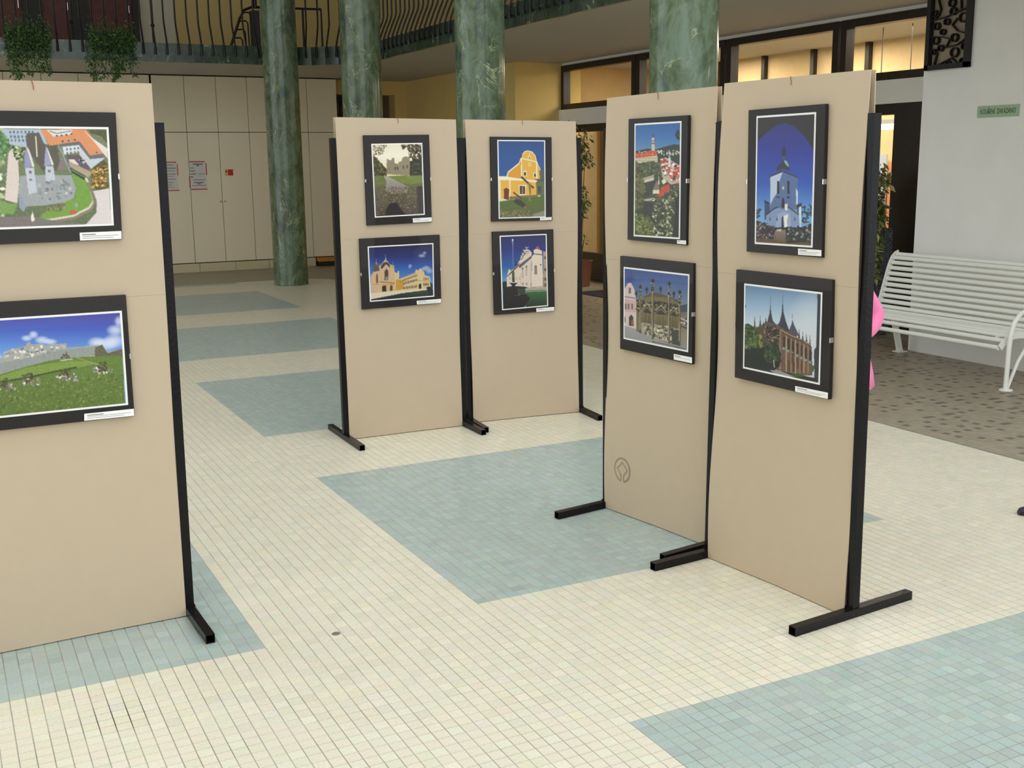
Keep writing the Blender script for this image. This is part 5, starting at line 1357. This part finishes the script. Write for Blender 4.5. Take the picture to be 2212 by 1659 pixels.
SG = empty('wall_sign', (XW - .004, 2.785, 2.14))
MB().box(XW - .008, XW - .001, 2.572, 2.998, 2.140, 2.238).build('plate', mat('pale_green_plastic', (160, 192, 154), .4), SG, bevel=.001)
for y in (2.592, 2.978): MB().tube([(XW - .010, y, 2.189), (XW - .006, y, 2.189)], .006, 10).build('screw', M_clip, SG)
fc = bpy.data.curves.new('lettering', 'FONT')
fc.body = 'KOU\u0158EN\u00cd  ZAK\u00c1Z\u00c1NO'
fc.size = .052; fc.align_x = 'CENTER'; fc.align_y = 'CENTER'; fc.extrude = .0004
_tmp = bpy.data.objects.new('lettering_curve', fc); COL.objects.link(_tmp)
_dg = bpy.context.evaluated_depsgraph_get()
_me = bpy.data.meshes.new_from_object(_tmp.evaluated_get(_dg)); _me.materials.clear()
_me.materials.append(mat('dark_green_letters', (46, 66, 46), .6))
bpy.data.objects.remove(_tmp)
fo = bpy.data.objects.new('lettering', _me); COL.objects.link(fo)
fo.parent = SG
fo.matrix_local = Matrix.Translation(Vector((XW - .0088, 2.785, 2.187)) - Vector((XW - .004, 2.785, 2.14))) @ Matrix(((0, 0, -1, 0), (-1, 0, 0, 0), (0, 1, 0, 0), (0, 0, 0, 1))) @ Matrix.Diagonal((.66, 1.15, 1, 1))
tag(SG, 'pale green no-smoking sign with dark lettering on the pale wall', 'sign')

# ================================================================== small things on the floor
tag(MB().box(6.06, 7.0, 7.7, 9.48, .0009, .012).build('door_mat', mat('charcoal_mat', (52, 48, 50), .95, var=.2, scale=120)), 'dark door mat on the brown paving by the glass doors', 'mat')
q = on_floor(726, 1369)
tag(MB().lathe((q[0], q[1], .0002), [(.002, .003), (.010, .003), (.016, .0015), (.017, 0)][::-1], 14).build('gum_spot', mat('dark_gum', (120, 110, 100), .8)), 'flattened dark gum spot on the cream tiles', 'gum')

# ================================================================== person standing behind the right-hand stand
def skin_mesh(name, nodes, edges, m, parent, sub=2, root=0):
    me = bpy.data.meshes.new(name)
    me.from_pydata([n_[0] for n_ in nodes], edges, []); me.update()
    o = link(name, me, m, parent)
    sk = o.modifiers.new('skin', 'SKIN'); sk.use_smooth_shade = True
    me.skin_vertices.new() if len(me.skin_vertices) == 0 else None
    for i, (p, r) in enumerate(nodes):
        v = me.skin_vertices[0].data[i]; v.radius = r if isinstance(r, tuple) else (r, r); v.use_root = (i == root); v.use_loose = False
    ss = o.modifiers.new('smooth', 'SUBSURF'); ss.levels = sub; ss.render_levels = sub
    return o
ELB = np.array((2.11, -.13, 1.065))
RD = np.array((.889, -.457, 0)); FD = np.array((-.457, -.889, 0))       # person's image-right, and the way the person faces (towards the viewer)
CEN = np.array((ELB[0], ELB[1], 0)) - RD * .30
def B(r, f_, z): return tuple(CEN + RD * r + FD * f_ + np.array((0, 0, z)))
PR = empty('person', tuple(CEN))
nodes = [(B(0, 0, .92), (.13, .10)), (B(0, 0, 1.10), (.115, .085)), (B(0, 0, 1.30), (.135, .09)), (B(0, -.01, 1.42), (.07, .06)), (B(0, -.005, 1.47), .05), (B(0, .01, 1.56), (.072, .085)), (B(0, .01, 1.64), (.07, .085)), (B(0, 0, 1.70), (.04, .05)),
         (B(.10, 0, 1.36), .045), (B(.235, -.03, 1.07), .030), (B(.16, .07, .97), .030), (B(.12, .11, .95), (.03, .02)),
         (B(-.155, 0, 1.36), .055), (B(-.20, .0, 1.08), .042), (B(-.20, .06, .86), .032), (B(-.20, .08, .80), (.03, .02)),
         (B(.085, 0, .86), .085), (B(.085, .01, .48), .058), (B(.085, -.01, .10), .038), (B(.085, .02, .045), .035), (B(.085, .12, .03), .03),
         (B(-.085, 0, .86), .085), (B(-.085, .01, .48), .058), (B(-.085, -.01, .10), .038), (B(-.085, .02, .045), .035), (B(-.085, .12, .03), .03)]
edges = [(0, 1), (1, 2), (2, 3), (3, 4), (4, 5), (5, 6), (6, 7), (2, 8), (8, 9), (9, 10), (10, 11), (2, 12), (12, 13), (13, 14), (14, 15), (0, 16), (16, 17), (17, 18), (18, 19), (19, 20), (0, 21), (21, 22), (22, 23), (23, 24), (24, 25)]
for (hr, hf, hz, dr, df, dz) in ((.12, .11, .95, -.7, .6, -.35), (-.20, .08, .80, 0, .25, -1)):
    dv = np.array((dr, df, dz)); dv /= np.linalg.norm(dv)
    w0 = 11 if hr > 0 else 15
    for k in range(4):
        off = (k - 1.5) * .016
        b0 = (hr + (0 if hr > 0 else 0), hf + (off if hr < 0 else 0), hz + (off if hr > 0 else 0))
        L = (.062, .072, .068, .052)[k]
        i0 = len(nodes)
        nodes += [(B(*(np.array(b0) + dv * .035)), .009), (B(*(np.array(b0) + dv * (.035 + L * .5))), .0085), (B(*(np.array(b0) + dv * (.035 + L) + np.array((0, .012, 0)))), .0075)]
        edges += [(w0, i0), (i0, i0 + 1), (i0 + 1, i0 + 2)]
    i0 = len(nodes)
    t0 = np.array((hr, hf, hz))
    nodes += [(B(*(t0 + dv * .005 + np.array((0, .028, .0)))), .010), (B(*(t0 + dv * .04 + np.array((0, .046, .0)))), .0085)]
    edges += [(w0, i0), (i0, i0 + 1)]
body = skin_mesh('body', nodes, edges, M_skin, PR)
# face
mb = MB(); mb.tube([B(0, .092, 1.60), B(0, .112, 1.565), B(0, .096, 1.555)], [.008, .014, .008], 8); mb.build('nose', M_skin, PR, True)
for sg in (-1, 1): MB().lathe(B(sg * .03, .086, 1.592), [(.002, -.009), (.011, -.004), (.013, 0), (.011, .004), (.002, .009)], 12).build('eye', mat('eye', (70, 60, 52), .2), PR, True)
MB().tube([B(-.022, .088, 1.525), B(0, .095, 1.523), B(.022, .088, 1.525)], [.004, .006, .004], 8).build('mouth', mat('lips', (176, 96, 90), .5), PR, True)
skin_mesh('hair', [(B(0, -.025, 1.69), (.09, .10)), (B(0, -.06, 1.62), (.095, .075)), (B(0, -.07, 1.50), (.09, .05)), (B(0, -.07, 1.42), (.07, .035)), (B(0, .03, 1.72), (.075, .05))], [(0, 1), (1, 2), (2, 3), (0, 4)], M_hair, PR)
# flared pink coat with sleeves
mb = MB(); N_ = 40; rows = []
for (z, hw, hd, sh) in ((.735, .256, .20, .0), (.80, .247, .19, 0), (.88, .228, .17, 0), (.97, .19, .15, 0), (1.06, .165, .135, 0), (1.16, .16, .13, 0), (1.28, .155, .125, 0), (1.36, .14, .11, 0), (1.41, .11, .085, 0), (1.44, .07, .065, 0)):
    rows.append([B(hw * math.cos(2 * math.pi * k / N_) * (1 + .02 * math.sin(k * 1.9) * (z < .9)), hd * math.sin(2 * math.pi * k / N_), z) for k in range(N_)])
for r_ in rows: mb.v += r_
for i in range(len(rows) - 1):
    for k in range(N_): mb.f.append((i * N_ + k, i * N_ + (k + 1) % N_, (i + 1) * N_ + (k + 1) % N_, (i + 1) * N_ + k))
o = mb.build('coat', M_pink, PR, True); so = o.modifiers.new('cloth', 'SOLIDIFY'); so.thickness = .006
skin_mesh('sleeve', [(B(.10, 0, 1.37), .062), (B(.13, -.0, 1.31), .058), (B(.192, -.02, 1.18), .054), (B(.268, -.03, 1.07), .050), (B(.235, .01, 1.03), .050), (B(.18, .055, .985), .044)], [(0, 1), (1, 2), (2, 3), (3, 4), (4, 5)], M_pink, PR)
skin_mesh('sleeve', [(B(-.13, 0, 1.37), .07), (B(-.17, 0, 1.31), .068), (B(-.195, .0, 1.17), .058), (B(-.20, .0, 1.08), .052), (B(-.20, .05, .90), .044)], [(0, 1), (1, 2), (2, 3), (3, 4)], M_pink, PR)
for sg in (-1, 1):
    skin_mesh('trouser_leg', [(B(sg * .085, 0, .86), .098), (B(sg * .085, .01, .48), .076), (B(sg * .085, -.005, .12), .065)], [(0, 1), (1, 2)], M_navy, PR)
def shoe(parent, place, name='shoe'):
    """place(r, f, z) -> world point; toe points along +f"""
    mb = MB(); secs = []
    for (f_, hw, h, z0) in ((-.085, .018, .05, 0), (-.07, .034, .085, 0), (-.03, .037, .09, 0), (.02, .038, .075, 0), (.08, .046, .055, 0), (.13, .045, .045, 0), (.17, .032, .036, 0), (.185, .014, .026, 0)):
        secs.append([place(hw * math.cos(a), f_, max(.0006, h * .5 + h * .5 * math.sin(a))) for a in np.linspace(0, 2 * math.pi, 16, endpoint=False)])
    for s_ in secs: mb.v += s_
    for i in range(len(secs) - 1):
        for k in range(16): mb.f.append((i * 16 + k, i * 16 + (k + 1) % 16, (i + 1) * 16 + (k + 1) % 16, (i + 1) * 16 + k))
    mb.f += [tuple(range(16)), tuple(range((len(secs) - 1) * 16, len(secs) * 16))]
    return mb.build(name, M_shoe, parent, True)
for sg in (-1, 1): shoe(PR, lambda r, f_, z, sg=sg: B(sg * .085 + r, f_, z))
tag(PR, 'person in a flared pink coat, hand on hip, behind the right-hand stand', 'person')
# a walker's dark shoe just entering at the right edge
tq = on_floor(2199, 1112)
def place(r, f_, z):
    fd = -RGT0; rd = np.array((-fd[1], fd[0], 0))
    return tuple(tq + fd * (f_ - .185) + rd * r + np.array((0, 0, z)))
so = shoe(None, place, 'shoe')
tag(so, 'dark leather shoe on the cream tiles at the right edge', 'shoe')
